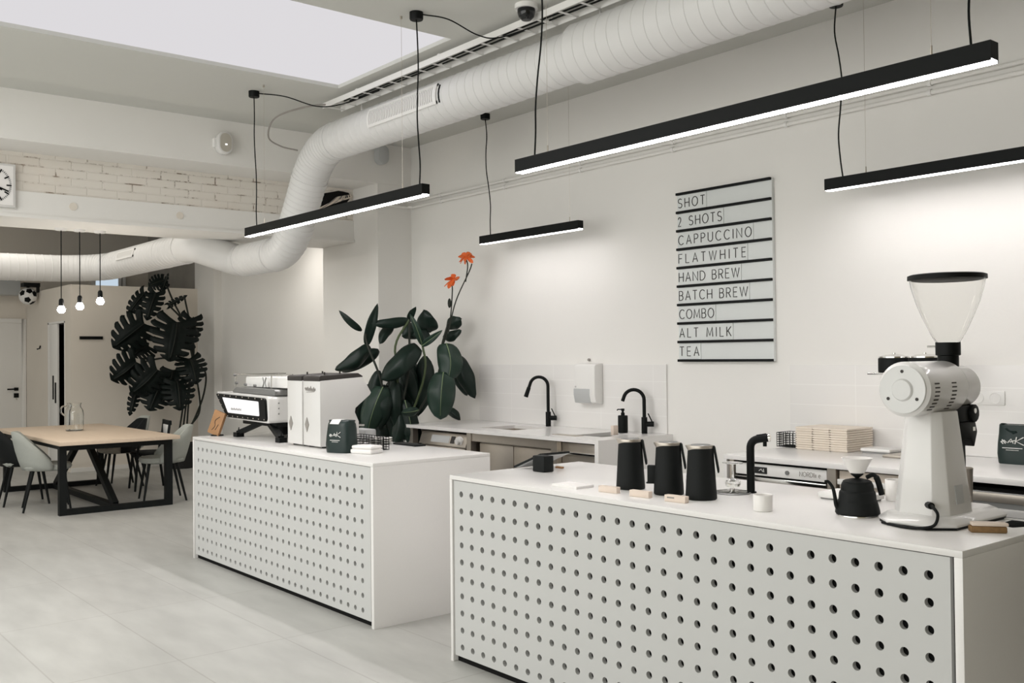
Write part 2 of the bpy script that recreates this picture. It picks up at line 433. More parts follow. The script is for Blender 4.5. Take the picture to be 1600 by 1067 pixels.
# the far hinged door
d = struct('door_1', G().box(-17.1, -17.06, 3.02, 3.88, 0, 2.17), 'wall', bevel=.004)
g = G(); g.box(-17.1, -17.045, 3.88, 3.945, 0, 2.24); g.box(-17.1, -17.045, 2.95, 3.02, 0, 2.24); g.box(-17.1, -17.045, 3.02, 3.88, 2.17, 2.24)
part('door_frame', g, 'wall', d, bevel=.003)
g = G(); g.box(-17.06, -17.04, 3.77, 3.83, 1.10, 1.15); g.tube([(-17.05,3.80,1.125),(-17.0,3.80,1.125),(-17.0,3.66,1.125)], .012, 8)
part('door_handle', g, 'black', d, label='black lever handle on a square rose')
part('door_lock', G().box(-17.06, -17.045, 3.765, 3.835, .99, 1.06), 'black', d, label='black square lock plate')
part('door_key', G().cyl((-17.05,3.8,.97), (-17.02,3.8,.97), .012, 8), 'chrome', d)
# sliding door, half open
d = struct('door_2', G().box(-15.72, -15.30, 3.953, 3.985, 0, 2.11), 'wall', bevel=.003)
part('door_pull', G().box(-15.38, -15.34, 3.94, 3.953, .95, 1.25), 'black', d)
part('door_pull', G().box(-15.50, -15.47, 3.94, 3.953, 1.0, 1.35), 'black', d)
g = G(); g.box(-15.77, -15.72, 3.946, 4.05, 0, 2.13); g.box(-14.90, -14.87, 3.946, 4.05, 0, 2.13); g.box(-15.77, -14.87, 3.946, 4.05, 2.11, 2.14)
part('door_frame', g, 'wall', d)
part('door_track', G().box(-15.72, -14.92, 3.99, 4.02, 2.09, 2.11), 'black', d)

# ------------------------------------------------------------------ perforated bar counters
PX, PZ, HR = .0858, .0867, .0155
def perforated(x0, x1, z0, z1, yf, hx0, hz0, ncol, nrow, th=.02):
    g = G(); n = 16
    def sq(k):
        a = 2*PI*k/n; c, s_ = math.cos(a), math.sin(a); m = max(abs(c), abs(s_)); return c/m, s_/m
    for i in range(ncol):
        for j in range(nrow):
            cx, cz = hx0+i*PX, hz0+j*PZ; vs = []
            for k in range(n):
                a = 2*PI*k/n; u = sq(k)
                vs.append((cx+u[0]*PX/2, yf, cz+u[1]*PZ/2))
            for k in range(n):
                a = 2*PI*k/n; vs.append((cx+HR*math.cos(a), yf, cz+HR*math.sin(a)))
            for k in range(n):
                a = 2*PI*k/n; vs.append((cx+HR*math.cos(a), yf+th, cz+HR*math.sin(a)))
            fs = []
            for k in range(n):
                q = (k+1) % n; fs.append((k, q, n+q, n+k)); fs.append((n+k, n+q, 2*n+q, 2*n+k))
            g.add(vs, fs)
    gx0, gx1 = hx0-PX/2, hx0+(ncol-.5)*PX; gz0, gz1 = hz0-PZ/2, hz0+(nrow-.5)*PZ
    def quad(a, b, c, d_): g.add([(a,yf,c),(b,yf,c),(b,yf,d_),(a,yf,d_)], [(0,1,2,3)])
    quad(x0, gx0, z0, z1); quad(gx1, x1, z0, z1); quad(gx0, gx1, z0, gz0); quad(gx0, gx1, gz1, z1)
    g.add([(x0,yf,z0),(x0,yf+th,z0),(x0,yf+th,z1),(x0,yf,z1),(x1,yf,z0),(x1,yf+th,z0),(x1,yf+th,z1),(x1,yf,z1)],
          [(0,1,2,3),(7,6,5,4),(0,4,5,1),(3,2,6,7)])
    return g
def bar_counter(x0, x1, px0, px1, hx0, yb, label):
    t = thing('bar_counter', label, 'counter', ((x0+x1)/2, 3.4, 0))
    ZT = .957; T = .022; YF = 2.98
    part('worktop', G().box(x0, x1, YF, yb, ZT-T, ZT), 'quartz', t, bevel=.002)
    part('end_panel', G().box(x0, x0+.02, YF, yb, 0, ZT-T), 'quartz', t, bevel=.0015)
    part('end_panel', G().box(x1-.028, x1, YF, yb, 0, ZT-T), 'quartz', t, bevel=.0015)
    part('perforated_panel', perforated(px0, px1, .035, ZT-T-.004, YF+.008, hx0, .084, 30, 10), 'panel', t, recalc=False, label='white front panel drilled with rows of round holes')
    part('carcass', G().box(x0+.0205, x1-.0285, YF+.036, yb-.02, .03, ZT-T-.0005), 'void', t)
    part('plinth', G().box(x0+.022, x1-.03, YF+.03, yb-.03, 0, .03), 'void', t)
    return t
bar_counter(-7.642, -4.918, -7.612, -4.962, -7.545, 3.84, 'far white bar counter with perforated front carrying the espresso machine')
bar_counter(-4.160, -1.468, -4.132, -1.512, -4.070, 3.90, 'near white bar counter with perforated front carrying the black jugs')

# ------------------------------------------------------------------ sink counter on the wall
ZB = .94
def worktop_with_holes(x0, x1, y0, y1, z0, z1, holes):
    g = G(); xs = sorted({x0, x1, *[h[0] for h in holes], *[h[1] for h in holes]})
    ys = sorted({y0, y1, *[h[2] for h in holes], *[h[3] for h in holes]})
    for i in range(len(xs)-1):
        for j in range(len(ys)-1):
            cx, cy_ = (xs[i]+xs[i+1])/2, (ys[j]+ys[j+1])/2
            if any(h[0] < cx < h[1] and h[2] < cy_ < h[3] for h in holes): continue
            g.box(xs[i], xs[i+1], ys[j], ys[j+1], z0, z1)
    bm = bmesh.new(); vm = [bm.verts.new(v) for v in g.v]
    for f in g.f: bm.faces.new([vm[i] for i in f])
    bmesh.ops.remove_doubles(bm, verts=bm.verts, dist=1e-5)
    seen = {}; kill = []
    for f in bm.faces: seen.setdefault(frozenset(v.index for v in f.verts) if False else frozenset(f.verts), []).append(f)
    for k_, fl in seen.items():
        if len(fl) > 1: kill += fl
    bmesh.ops.delete(bm, geom=kill, context='FACES')
    g2 = G(); bm.verts.index_update()
    g2.v = [v.co.copy() for v in bm.verts]; g2.f = [[v.index for v in f.verts] for f in bm.faces]; bm.free()
    return g2
def basin(x0, x1, y0, y1, zt, dep):
    g = G(); i = .004
    g.add([(x0,y0,zt),(x1,y0,zt),(x1,y1,zt),(x0,y1,zt),(x0+i,y0+i,zt-dep),(x1-i,y0+i,zt-dep),(x1-i,y1-i,zt-dep),(x0+i,y1-i,zt-dep)],
          [(0,1,5,4),(1,2,6,5),(2,3,7,6),(3,0,4,7),(4,5,6,7)])
    return g
t = thing('sink_counter', 'white wall counter with two inset sinks between plant and menu board', 'counter', (-6.5, 5.5, 0))
S1 = (-6.93, -6.45, 5.30, 5.70); S2 = (-5.72, -5.42, 5.32, 5.72); S3 = (-5.88, -5.60, 5.22, 5.30)
part('worktop', worktop_with_holes(-7.83, -5.21, 5.08, YW, ZB-.03, ZB, [S1, S2]), 'quartz', t)
part('end_panel', G().box(-7.83, -7.79, 5.08, YW, 0, ZB-.03), 'quartz', t)
part('end_panel', G().box(-5.25, -5.21, 5.08, YW, 0, ZB-.03), 'quartz', t)
part('sink', basin(*S1, ZB-.03, .18), 'steel', t, recalc=False, label='large steel sink bowl')
part('sink', basin(*S2, ZB-.03, .18), 'steel', t, recalc=False, label='small steel sink bowl')
part('drip_plate', G().box(S3[0], S3[1], S3[2], S3[3], ZB, ZB+.003), 'steel', t)
part('rear_panel', G().box(-7.79, -5.25, 5.80, 5.83, .0, ZB-.03), 'void', t)
part('frame_post', G().box(-7.785, -7.70, 5.10, 5.16, 0, ZB-.03), 'steel', t)
part('frame_post', G().box(-6.86, -6.80, 5.10, 5.16, 0, ZB-.03), 'steel', t)
part('frame_post', G().box(-5.76, -5.69, 5.10, 5.16, 0, ZB-.03), 'steel', t)
part('fascia', G().box(-6.80, -5.76, 5.11, 5.14, ZB-.10, ZB-.03), 'steel', t)
t = thing('dishwasher', 'steel undercounter dishwasher with sloped control panel below the sink counter', 'dishwasher', (-7.25, 5.45, 0))
part('body', G().box(-7.60, -6.88, 5.14, 5.75, .05, .86), 'steel', t, bevel=.006)
part('door', G().box(-7.59, -6.89, 5.10, 5.14, .1, .765), 'steel', t, bevel=.006)
g = G().prism([(5.10,.775),(5.14,.885),(5.2,.885),(5.2,.775)], -7.60, -6.88, 'x')
cp = part('control_panel', g, 'steel', t, bevel=.002, label='sloped brushed steel control panel')
def sloped(x0, x1, z0, z1, off):
    g = G(); f = lambda z: 5.10+(z-.775)*.04/.11-off
    g.add([(x0,f(z0),z0),(x1,f(z0),z0),(x1,f(z1),z1),(x0,f(z1),z1),(x0,f(z0)+off+.001,z0),(x1,f(z0)+off+.001,z0),(x1,f(z1)+off+.001,z1),(x0,f(z1)+off+.001,z1)],
          [(0,1,2,3),(7,6,5,4),(0,4,5,1),(1,5,6,2),(2,6,7,3),(3,7,4,0)]); return g
part('display', sloped(-7.42, -7.14, .80, .862, .003), 'grey_plastic', cp)
part('display', sloped(-7.12, -7.06, .80, .862, .004), 'ink', cp, label='small black digit display')
g = G().cyl((-6.98, 5.13, .83), (-6.98, 5.10, .822), .042, 20); g.cyl((-6.98, 5.11, .83), (-6.98, 5.075, .82), .024, 16)
part('knob', g, 'white_plastic', cp)
t = thing('sink_cabinet', 'steel cabinet with flat doors under the large sink', 'cabinet', (-6.25, 5.45, 0))
part('body', G().box(-6.73, -5.78, 5.16, 5.78, .05, ZB-.11), 'steel', t)
part('door', G().box(-6.725, -6.275, 5.14, 5.16, .1, ZB-.115), 'steel', t, bevel=.003)
part('door', G().box(-6.265, -5.785, 5.14, 5.16, .1, ZB-.115), 'steel', t, bevel=.003)
t = thing('drawer_unit', 'steel drawer unit at the right end of the sink counter', 'drawer unit', (-5.47, 5.45, 0))
part('body', G().box(-5.69, -5.255, 5.18, 5.75, .05, ZB-.04), 'void', t)
for k in range(3):
    z1 = ZB-.045-k*.29
    dr = part('drawer', G().box(-5.685, -5.26, 5.15, 5.18, z1-.27, z1-.0), 'steel', t, bevel=.003)
    part('drawer_handle', G().box(-5.68, -5.265, 5.12, 5.15, z1-.085, z1-.065), 'chrome', dr, bevel=.003)

# ------------------------------------------------------------------ right wall counter
XE = 1.2
t = thing('service_counter', 'white wall counter under the menu board with fridge and drawers', 'counter', (-1.5, 5.45, 0))
part('worktop', G().box(-3.955, XE, 4.95, YW, ZB-.03, ZB), 'quartz', t, bevel=.002)
part('end_panel', G().box(-3.955, -3.93, 4.95, YW, 0, ZB-.03), 'quartz', t)
part('frame_post', G().box(-3.925, -3.89, 4.97, 5.03, 0, ZB-.03), 'steel', t)
part('frame_post', G().box(-3.225, -3.17, 4.965, 5.03, 0, ZB-.03), 'steel', t)
part('frame_post', G().box(-2.50, -2.44, 4.965, 5.03, 0, ZB-.03), 'steel', t)
part('rear_panel', G().box(-3.93, XE, 5.84, 5.86, 0, ZB-.03), 'void', t)
t = thing('undercounter_fridge', 'undercounter fridge with white control strip and steel door', 'fridge', (-3.55, 5.4, 0))
part('body', G().box(-3.885, -3.23, 5.0, 5.8, .05, .905), 'void', t)
cs = part('control_strip', G().box(-3.88, -3.235, 4.975, 5.0, .825, .893), 'white_plastic', t, bevel=.003, label='white control strip with lettering')
part('display', G().box(-3.735, -3.645, 4.971, 4.976, .838, .878), 'screen', cs)
g = G(); 
g.tube([(-3.70,4.97,.855),(-3.685,4.97,.866),(-3.672,4.97,.85)], .0025, 5); g.tube([(-3.668,4.97,.868),(-3.665,4.97,.848)], .0025, 5)
part('display_digits', g, 'white_ink', cs)
part('lock', G().cyl((-3.50,4.975,.858), (-3.50,4.968,.858), .013, 16), 'steel_dark', cs)
part('lettering', lettering('NORDline', -3.415, -3.275, .846, .027, 4.974, .0017), 'grey_ink', cs)
part('door', G().box(-3.88, -3.235, 4.975, 5.0, .1, .79), 'steel', t, bevel=.004)
part('door_handle', G().box(-3.88, -3.235, 4.965, 4.985, .79, .815), 'chrome', t, bevel=.003)
def drawers(x0, x1, mat, label, beige):
    t = thing('drawer_unit', label, 'drawer unit', ((x0+x1)/2, 5.4, 0))
    part('body', G().box(x0, x1, 5.02, 5.8, .05, ZB-.06), 'void', t)
    for k in range(3):
        z1 = (ZB-.04 if beige else ZB-.075)-k*.27
        dr = part('drawer', G().box(x0+.005, x1-.005, 4.985, 5.02, z1-.25, z1), mat, t, bevel=.003)
        part('drawer_handle', G().box(x0+.01, x1-.01, 4.955, 4.985, z1-.075, z1-.045) if beige else G().box(x0+.01, x1-.01, 4.97, 4.986, z1-.05, z1-.005), 'white_plastic' if beige else 'steel', dr, bevel=.003)
    return t
MAT['beige_front'] = principled('beige_laminate', (.56, .49, .42), .5)
drawers(-3.165, -2.505, 'beige_front', 'beige drawer unit behind the black kettle', True)
drawers(-2.435, -1.3, 'steel_dark', 'dark grey drawer unit at right edge under the service counter', False)

# splash backs
single('tiled_splashback', G().box(-7.70, -5.26, YW-.014, YW-.002, ZB+.001, 1.492), 'tile', 'white tiled splashback behind the two black sink taps', 'splashback')
single('tiled_splashback', G().box(-4.11, XE, YW-.014, YW-.002, ZB+.001, 1.486), 'tile', 'white tiled splashback behind the coffee grinder and wall sockets', 'splashback')

# ------------------------------------------------------------------ menu board
t = thing('menu_board', 'white menu board with black rails and drink names on the wall', 'menu board', (-4.67, YW, 2.17))
part('back_plate', G().box(-5.11, -4.228, 5.872, 5.897, 1.515, 2.82), 'acrylic', t)
for k in range(10):
    z = 2.817-k*(2.817-1.521)/9
    part('rail', G().box(-5.112, -4.231, 5.852, 5.875, z-.0095, z+.0095), 'black', t, bevel=.002)
ROWS = [("SHOT",-5.095,-4.832),("2 SHOTS",-5.095,-4.672),("CAPPUCCINO",-5.095,-4.405),("FLATWHITE",-5.095,-4.458),("HAND BREW",-5.095,-4.517),
        ("BATCH BREW",-5.095,-4.445),("COMBO",-5.095,-4.759),("ALT MILK",-5.095,-4.599),("TEA",-5.095,-4.906)]
for k, (tx, a, b) in enumerate(ROWS):
    z = 2.817-(k+1)*.144
    st = part('letter_strip', G().box(-5.105, b+.015, 5.866, 5.872, z+.012, z+.132), 'acrylic', t)
    # each word its own piece, spaced like the letters of the whole row
    words = tx.split(' '); adv = [GL[c][0] for c in tx]; gp = ((b-a)-sum(adv)*.070)/(len(tx)-1); xx = a
    for wd in words:
        wl = sum(GL[c][0] for c in wd)*.070+gp*(len(wd)-1)
        part('lettering', lettering(wd, xx, xx+wl, z+.036, .070, 5.8645, .0034), 'ink', st)
        xx += wl+2*gp+GL[' '][0]*.070

# ------------------------------------------------------------------ conduit pipes on the menu wall
for zz, lab in ((3.238, 'upper white conduit running along the menu wall'), (3.178, 'lower white conduit running along the menu wall')):
    t = thing('conduit_pipe', lab, 'pipe', (-4, 5.87, zz))
    pts = [(1.5, 5.872, zz), (-8.82, 5.872, zz), (-8.86, 5.83, zz), (-8.86, 5.55, zz)]
    part('tube', G().tube(fillet(pts, .03), .015, 10), 'wall', t)
    for k in range(9):
        x = -8.3+k*1.05
        g = G(); g.lathe([(.0145,-.012),(.021,-.012),(.021,.012),(.0145,.012)], (x, 5.872, zz), 14, 'x', closed=True); g.box(x-.01, x+.01, 5.885, 5.899, zz-.012, zz+.012)
        part('clip', g, 'white_plastic', t)

# ------------------------------------------------------------------ linear pendants
def linear_pendant(x0, x1, y, label, cords, wires, can_loc, extra=None):
    t = thing('linear_pendant_lamp', label, 'pendant lamp', ((x0+x1)/2, y, 2.6))
    w, z0, z1 = .030, 2.605, 2.678
    g = G(); g.box(x0, x1, y-w, y+w, z0+.008, z1)
    g.box(x0, x1, y-w, y-w+.003, z0, z0+.008); g.box(x0, x1, y+w-.003, y+w, z0, z0+.008)
    part('housing', g, 'black', t)
    part('diffuser', G().box(x0+.003, x1-.003, y-w+.004, y+w-.004, z0-.002, z0+.0075), 'lamp' if y < 4 else 'lamp_soft' if x1 < -5 else 'lamp_wall', t)
    for (cx, top, wob) in cords:
        pts = [(top[0], top[1], ZC-.045)] + [(cx+(top[0]-cx)*f+math.sin(f*9+cx)*wob, y+(top[1]-y)*f, 2.68+(ZC-.045-2.68)*f) for f in (.85,.7,.55,.4,.25,.12)] + [(cx, y, 2.675)]
        part('cord', G().tube(smooth_path(pts, 5), .0048, 6), 'black', t)
        part('ceiling_rose', G().lathe([(.0,0),(.042,0),(.045,.006),(.045,.05),(.0,.05)], (top[0], top[1], ZC-.05), 20), 'black', t, label='round black ceiling canopy')
    for wx in wires:
        g = G().cyl((wx, y, 2.67), (wx, y, ZC-.005), .0011, 5); g.cyl((wx, y, 2.675), (wx, y, 2.72), .004, 6); g.cyl((wx, y, ZC-.02), (wx, y, ZC), .008, 8)
        part('suspension_wire', g, 'steel', t)
    if extra: extra(t)
    return t
def loop_cord(pts):
    def f(t): part('supply_cord', G().tube(smooth_path(pts, 8), .0048, 6), 'black', t)
    return f
def both(a, b):
    return lambda t: (a(t), b(t))
linear_pendant(-7.875, -5.20, 3.56, 'black linear pendant lamp hanging in front of the elbowed duct, left', [(-7.70, (-7.78,3.58), .012), (-5.27, (-5.35,3.60), .012)], [-7.55, -5.47], None,
    both(loop_cord([(-7.75,3.60,3.81),(-7.55,3.75,3.765),(-7.45,4.0,3.70),(-7.35,4.2,3.735),(-6.9,4.27,3.76)]),
         loop_cord([(-5.31,3.62,3.81),(-5.20,3.75,3.775),(-5.15,3.95,3.70),(-5.1,4.1,3.70),(-4.85,4.26,3.76)])))
linear_pendant(-4.268, -1.607, 3.56, 'long black linear pendant lamp above the near bar counter, uppermost of the four', [(-4.13, (-4.08,3.60), .012), (-1.69, (-1.72,3.60), .01)], [-4.02, -1.84], None)
linear_pendant(-7.20, -5.87, 5.55, 'short black linear pendant lamp above the wall sinks', [(-7.07, (-7.22,5.62), .02)], [-6.0], None)
linear_pendant(-3.575, -.90, 5.55, 'black linear pendant lamp near the menu wall cut by right edge', [(-3.46, (-3.51,5.58), .02), (-1.1, (-1.1,5.58), .01)], [-3.3, -1.2], None)

# ------------------------------------------------------------------ bare bulb pendants
for k, (yy, zb, lab) in enumerate(((2.614, 2.02, 'bare bulb pendant hanging left of the black wall sign, lowest of three'),
                        (2.782, 2.055, 'bare bulb pendant in the middle of the three below the beam'),
                        (2.971, 2.11, 'bare bulb pendant nearest the monstera, highest of three'))):
    x = -9.96
    t = thing('bulb_pendant', lab, 'pendant lamp', (x, yy, zb))
    part('ceiling_rose', G().lathe([(0,0),(.05,0),(.055,.01),(.055,.02),(0,.02)], (x, yy, 2.81), 16), 'white_plastic', t)
    part('cord', G().cyl((x, yy, zb+.12), (x, yy, 2.81), .005, 6), 'black', t)
    part('socket', G().lathe([(0,.14),(.014,.14),(.022,.125),(.024,.07),(0,.07)], (x, yy, zb), 14), 'black', t)
    part('bulb', G().lathe([(.0,0),(.02,.004),(.034,.02),(.036,.036),(.028,.056),(.017,.072),(0.0,.072)], (x, yy, zb), 18), 'bulb', t)

# ------------------------------------------------------------------ ventilation duct
t = thing('ventilation_duct', 'large white spiral ventilation duct along the ceiling and under the beam', 'duct', (-6, 4.4, 3.53))
R = .168
def spiral(path, r, pitch=.085):
    """tube with thin raised seam rings along the path"""
    P = [Vector(p) for p in path]; L = [0]
    for a, b in zip(P, P[1:]): L.append(L[-1]+(b-a).length)
    pos = []; rad = []; n = max(2, int(L[-1]/pitch))
    def at(s_):
        for i in range(len(P)-1):
            if s_ <= L[i+1]+1e-9: return P[i].lerp(P[i+1], (s_-L[i])/max(1e-9, L[i+1]-L[i]))
        return P[-1]
    for k in range(n):
        s0 = L[-1]*k/n
        for off, dr in ((0, 0), (pitch*.88, 0), (pitch*.91, .0032), (pitch*.97, .0032)):
            s_ = s0+off*(L[-1]/n/pitch); pos.append(at(s_)); rad.append(r+dr)
    pos.append(at(L[-1])); rad.append(r)
    return G().tube(pos, rad, 32)
def bend(p0, p1, p2, r, n=10):
    a, c, b = Vector(p0), Vector(p1), Vector(p2)
    return [(1-u)**2*a+2*u*(1-u)*c+u*u*b for u in [i/n for i in range(n+1)]]
main = [(1.55, 4.4, 3.53), (-7.82, 4.4, 3.53)]
part('straight_pipe', spiral([(1.55,4.4,3.53),(-4.62,4.4,3.53)], .195, .10), 'duct', t, label='wider straight run of white spiral pipe')
part('straight_pipe', spiral([(-4.62,4.4,3.53),(-7.82,4.4,3.53)], R, .095), 'duct', t)
b1 = bend((-7.82,4.4,3.53), (-8.17,4.4,3.53), (-8.37,4.4,3.25), R)
part('elbow', spiral(b1, R, .045), 'duct', t)
part('drop_pipe', spiral([(-8.37,4.4,3.25),(-8.63,4.4,2.86)], R, .05), 'duct', t)
b2 = bend((-8.63,4.4,2.86), (-8.80,4.4,2.61), (-9.10,4.4,2.61), R)
part('elbow', spiral(b2, R, .05), 'duct', t)
part('straight_pipe', spiral([(-9.10,4.4,2.61),(-9.80,4.4,2.61)], R, .07), 'duct', t)
b3 = fillet([(-9.80,4.4,2.61),(-9.98,4.4,2.62),(-10.16,4.0,2.765),(-10.42,4.0,2.77)], .10, 3)
part('elbow', G().tube(b3, R*.985, 32), 'duct', t, label='offset elbow where the duct steps up beyond the beam')
part('straight_pipe', spiral([(-10.42,4.0,2.77),(-12.75,4.0,2.77)], R, .095), 'duct', t)
b4 = bend((-12.75,4.0,2.77), (-13.2,4.0,2.76), (-13.3,3.45,2.74), R)
part('elbow', spiral(b4, R, .06), 'duct', t)
part('straight_pipe', spiral([(-13.3,3.45,2.74),(-13.5,-1.0,2.70)], R, .095), 'duct', t)
for p, q in (((-4.60,4.4,3.53),(-4.63,4.4,3.53)), ((-7.80,4.4,3.53),(-7.83,4.4,3.53)), ((-8.36,4.4,3.26),(-8.375,4.4,3.237)), ((-8.63,4.4,2.86),(-8.643,4.4,2.84)), ((-9.10,4.4,2.61),(-9.13,4.4,2.61)), ((-9.78,4.4,2.61),(-9.81,4.4,2.61)), ((-10.41,4.0,2.77),(-10.44,4.0,2.77)), ((-11.0,4.0,2.77),(-11.03,4.0,2.77)), ((-12.75,4.0,2.77),(-12.78,4.0,2.77))):
    part('joint_ring', G().cyl(p, q, R+.006, 32), 'duct', t)
def grille(x0, x1, cy_, cz, r, a, hh, parent):
    # curved vent frame on the duct side, facing angle a (in YZ from -Y upward)
    e = []
    fr = G()
    def P(x, ang, rad): return (x, cy_-rad*math.cos(ang), cz+rad*math.sin(ang))
    A0, A1 = a-hh, a+hh; n = 6
    def shell(g, xa, xb, a0, a1, ra, rb, n=6):
        vs = []
        for i in range(n+1):
            an = a0+(a1-a0)*i/n
            vs += [P(xa,an,ra), P(xb,an,ra), P(xb,an,rb), P(xa,an,rb)]
        fs = [(0,1,2,3), (4*n+3,4*n+2,4*n+1,4*n)]
        for i in range(n):
            for k in range(4): fs.append((4*i+k, 4*i+4+k, 4*i+4+(k+1) % 4, 4*i+(k+1) % 4))
        g.add(vs, fs)
    b = .03; db = .03/r*.7
    shell(fr, x0, x1, A0, A0+db, r, r+.014); shell(fr, x0, x1, A1-db, A1, r, r+.014)
    shell(fr, x0, x0+b, A0, A1, r, r+.014); shell(fr, x1-b, x1, A0, A1, r, r+.014)
    f = part('vent_grille', fr, 'white_plastic', parent)
    bk = G(); shell(bk, x0+b, x1-b, A0+db, A1-db, r+.001, r+.004); part('vent_backing', bk, 'steel_dark', f)
    sl = G(); n_s = int((x1-x0-2*b)/.024)
    for k in range(n_s):
        xx = x0+b+(k+.5)*(x1-x0-2*b)/n_s; shell(sl, xx-.0075, xx+.0075, A0+db, A1-db, r+.004, r+.011, 4)
    part('vent_slats', sl, 'white_plastic', f)
grille(-7.02, -6.03, 4.4, 3.53, R, .10, .46, t)
grille(-12.2, -11.6, 4.0, 2.77, R, .30, .30, t)
g = G()
for x in (-6.0, -11.28):
    pass
part('damper_lever', G().tube([(-6.0, 4.4-(R+.004)*math.cos(a), 3.53+(R+.004)*math.sin(a)) for a in (-.35,-.15,.05,.25,.45)], .006, 6), 'black', t, label='black curved edge beside the vent')
for x in (-7.4, -4.45, -2.2):
    g = G(); g.cyl((x,4.4,3.53+R-.01), (x,4.4,ZC), .006, 8); g.box(x-.015, x+.015, 4.36, 4.44, ZC-.012, ZC)
    part('hanger', g, 'white_plastic', t)

# ------------------------------------------------------------------ cable tray on the ceiling
t = thing('cable_tray', 'white ladder cable tray with black cables beside the skylight', 'cable tray', (-5, 4.27, ZC))
g = G()
for yy in (4.16, 4.34): g.box(-7.65, 1.5, yy-.003, yy+.003, 3.745, 3.79)
for k in range(46): g.box(-7.6+k*.2, -7.58+k*.2, 4.16, 4.34, 3.745, 3.75)
part('ladder', g, 'white_plastic', t)
for k in range(8): part('bracket', G().box(-7.2+k*1.2, -7.17+k*1.2, 4.22, 4.28, 3.75, ZC), 'white_plastic', t)
for dy, z in ((0,3.757),(.035,3.757)):
    part('cable', G().tube(smooth_path([(-7.35+dy,4.20+dy,z),(-6.2,4.215+dy,z),(-5.0,4.20+dy*1.4,z),(-3.5,4.23+dy,z),(1.4,4.22+dy,z)], 5), .006, 6), 'black', t)
single('ceiling_cable', G().tube(smooth_path([(-7.55,4.2,3.77),(-7.75,4.05,3.765),(-8.1,3.93,3.72),(-8.35,3.98,3.60),(-8.35,4.10,3.53),(-8.30,4.25,3.50)], 8), .008, 6), 'grey_ink', 'thin grey cable looping from cable tray to the duct elbow', 'cable')
t = thing('cable_tray', 'dark cable tray on the far room ceiling left of the bare bulbs', 'cable tray', (-17, 4.1, 3.8))
part('ladder', G().box(-17.1, -11.0, 4.02, 4.03, 3.70, 3.73).box(-17.1, -11.0, 4.15, 4.16, 3.70, 3.73), 'white_plastic', t)
for dy in (.04, .08): part('cable', G().tube([(-17.1,4.03+dy,3.71),(-14,4.035+dy,3.715),(-11.0,4.03+dy,3.71)], .012, 6), 'black', t)
for x in (-16.5, -14.5, -12.5): part('bracket', G().box(x, x+.03, 4.06, 4.12, 3.70, ZC), 'white_plastic', t)
t = thing('dome_camera', 'black half dome camera at the top edge beside cable tray', 'camera', (-4.80, 4.08, ZC))
part('base', G().lathe([(0,0),(.075,0),(.075,.03),(0,.03)], (-4.80,4.08,ZC-.03), 24), 'white_plastic', t)
part('dome', G().lathe([(.0,-.075),(.03,-.07),(.05,-.05),(.058,-.02),(.058,0),(0,0)], (-4.80,4.08,ZC-.03), 24), 'screen', t)

# soffit fixtures
t = thing('emergency_light', 'white oval emergency light fixed to the wall above the beam', 'emergency light', (-8.9, 3.76, 3.6))
def capsule(y0, z0, hw, hh, n=10):
    pts = []
    for i in range(n+1): a = PI*i/n; pts.append((y0+hw*math.cos(a), z0+hh-hw+hw*math.sin(a)))
    for i in range(n+1): a = PI+PI*i/n; pts.append((y0+hw*math.cos(a), z0-hh+hw+hw*math.sin(a)))
    return pts
part('housing', G().prism(capsule(3.765, 3.60, .072, .105), -8.9, -8.80, 'x'), 'enamel', t, bevel=.012)
MAT['beige_lens'] = principled('beige_lens', (.50, .47, .41), .3)
MAT['em_glow'] = emission('small_led', (1, .98, .95), 1.6)
part('lens', G().prism(capsule(3.765, 3.60, .055, .088), -8.80, -8.797, 'x'), 'beige_lens', t)
part('indicator_light', G().box(-8.80, -8.794, 3.758, 3.778, 3.575, 3.588), 'em_glow', t)
part('bracket', G().box(-8.9, -8.85, 3.675, 3.695, 3.56, 3.64), 'white_plastic', t)
single('wall_speaker', G().prism(capsule(5.50, 3.70, .066, .10), -8.9, -8.80, 'x'), 'grey_plastic', 'small grey fixture half hidden behind the duct on the upper wall', 'speaker', bevel=.01)
# discs on the beam
for k, (yy, lab) in enumerate(((2.57, 'faint round cap on the beam above the bulbs'), (3.55, 'faint round cap on the beam left of the pendant lamp'))):
    single('beam_cap', G().cyl((-9.40,yy,2.965), (-9.392,yy,2.965), .035, 20), 'far_wall', lab, 'cap')
# shade of the opening painted as a flat black patch, with cables
t = thing('cable_bundle', 'bundle of pale cables in a black hole above the beam end', 'cable bundle', (-9.3, 5.3, 3.2))
part('hole', G().prism([(5.02,3.20),(5.10,3.33),(5.30,3.38),(5.42,3.37),(5.455,3.33),(5.40,3.26),(5.25,3.18),(5.1,3.13)], -9.42, -9.408, 'x'), 'void', t)
for k in range(9):
    o = k*.033
    part('cable', G().tube(smooth_path([(-9.38,4.95+o*.3,3.10+o*.2),(-9.385,5.05+o*.7,3.15+o*.4),(-9.38,5.16+o,3.22+o*.35),(-9.41,5.28+o*.6,3.31+o*.15)], 6), .007, 6), 'kraft' if k % 3 else 'grey_ink', t)
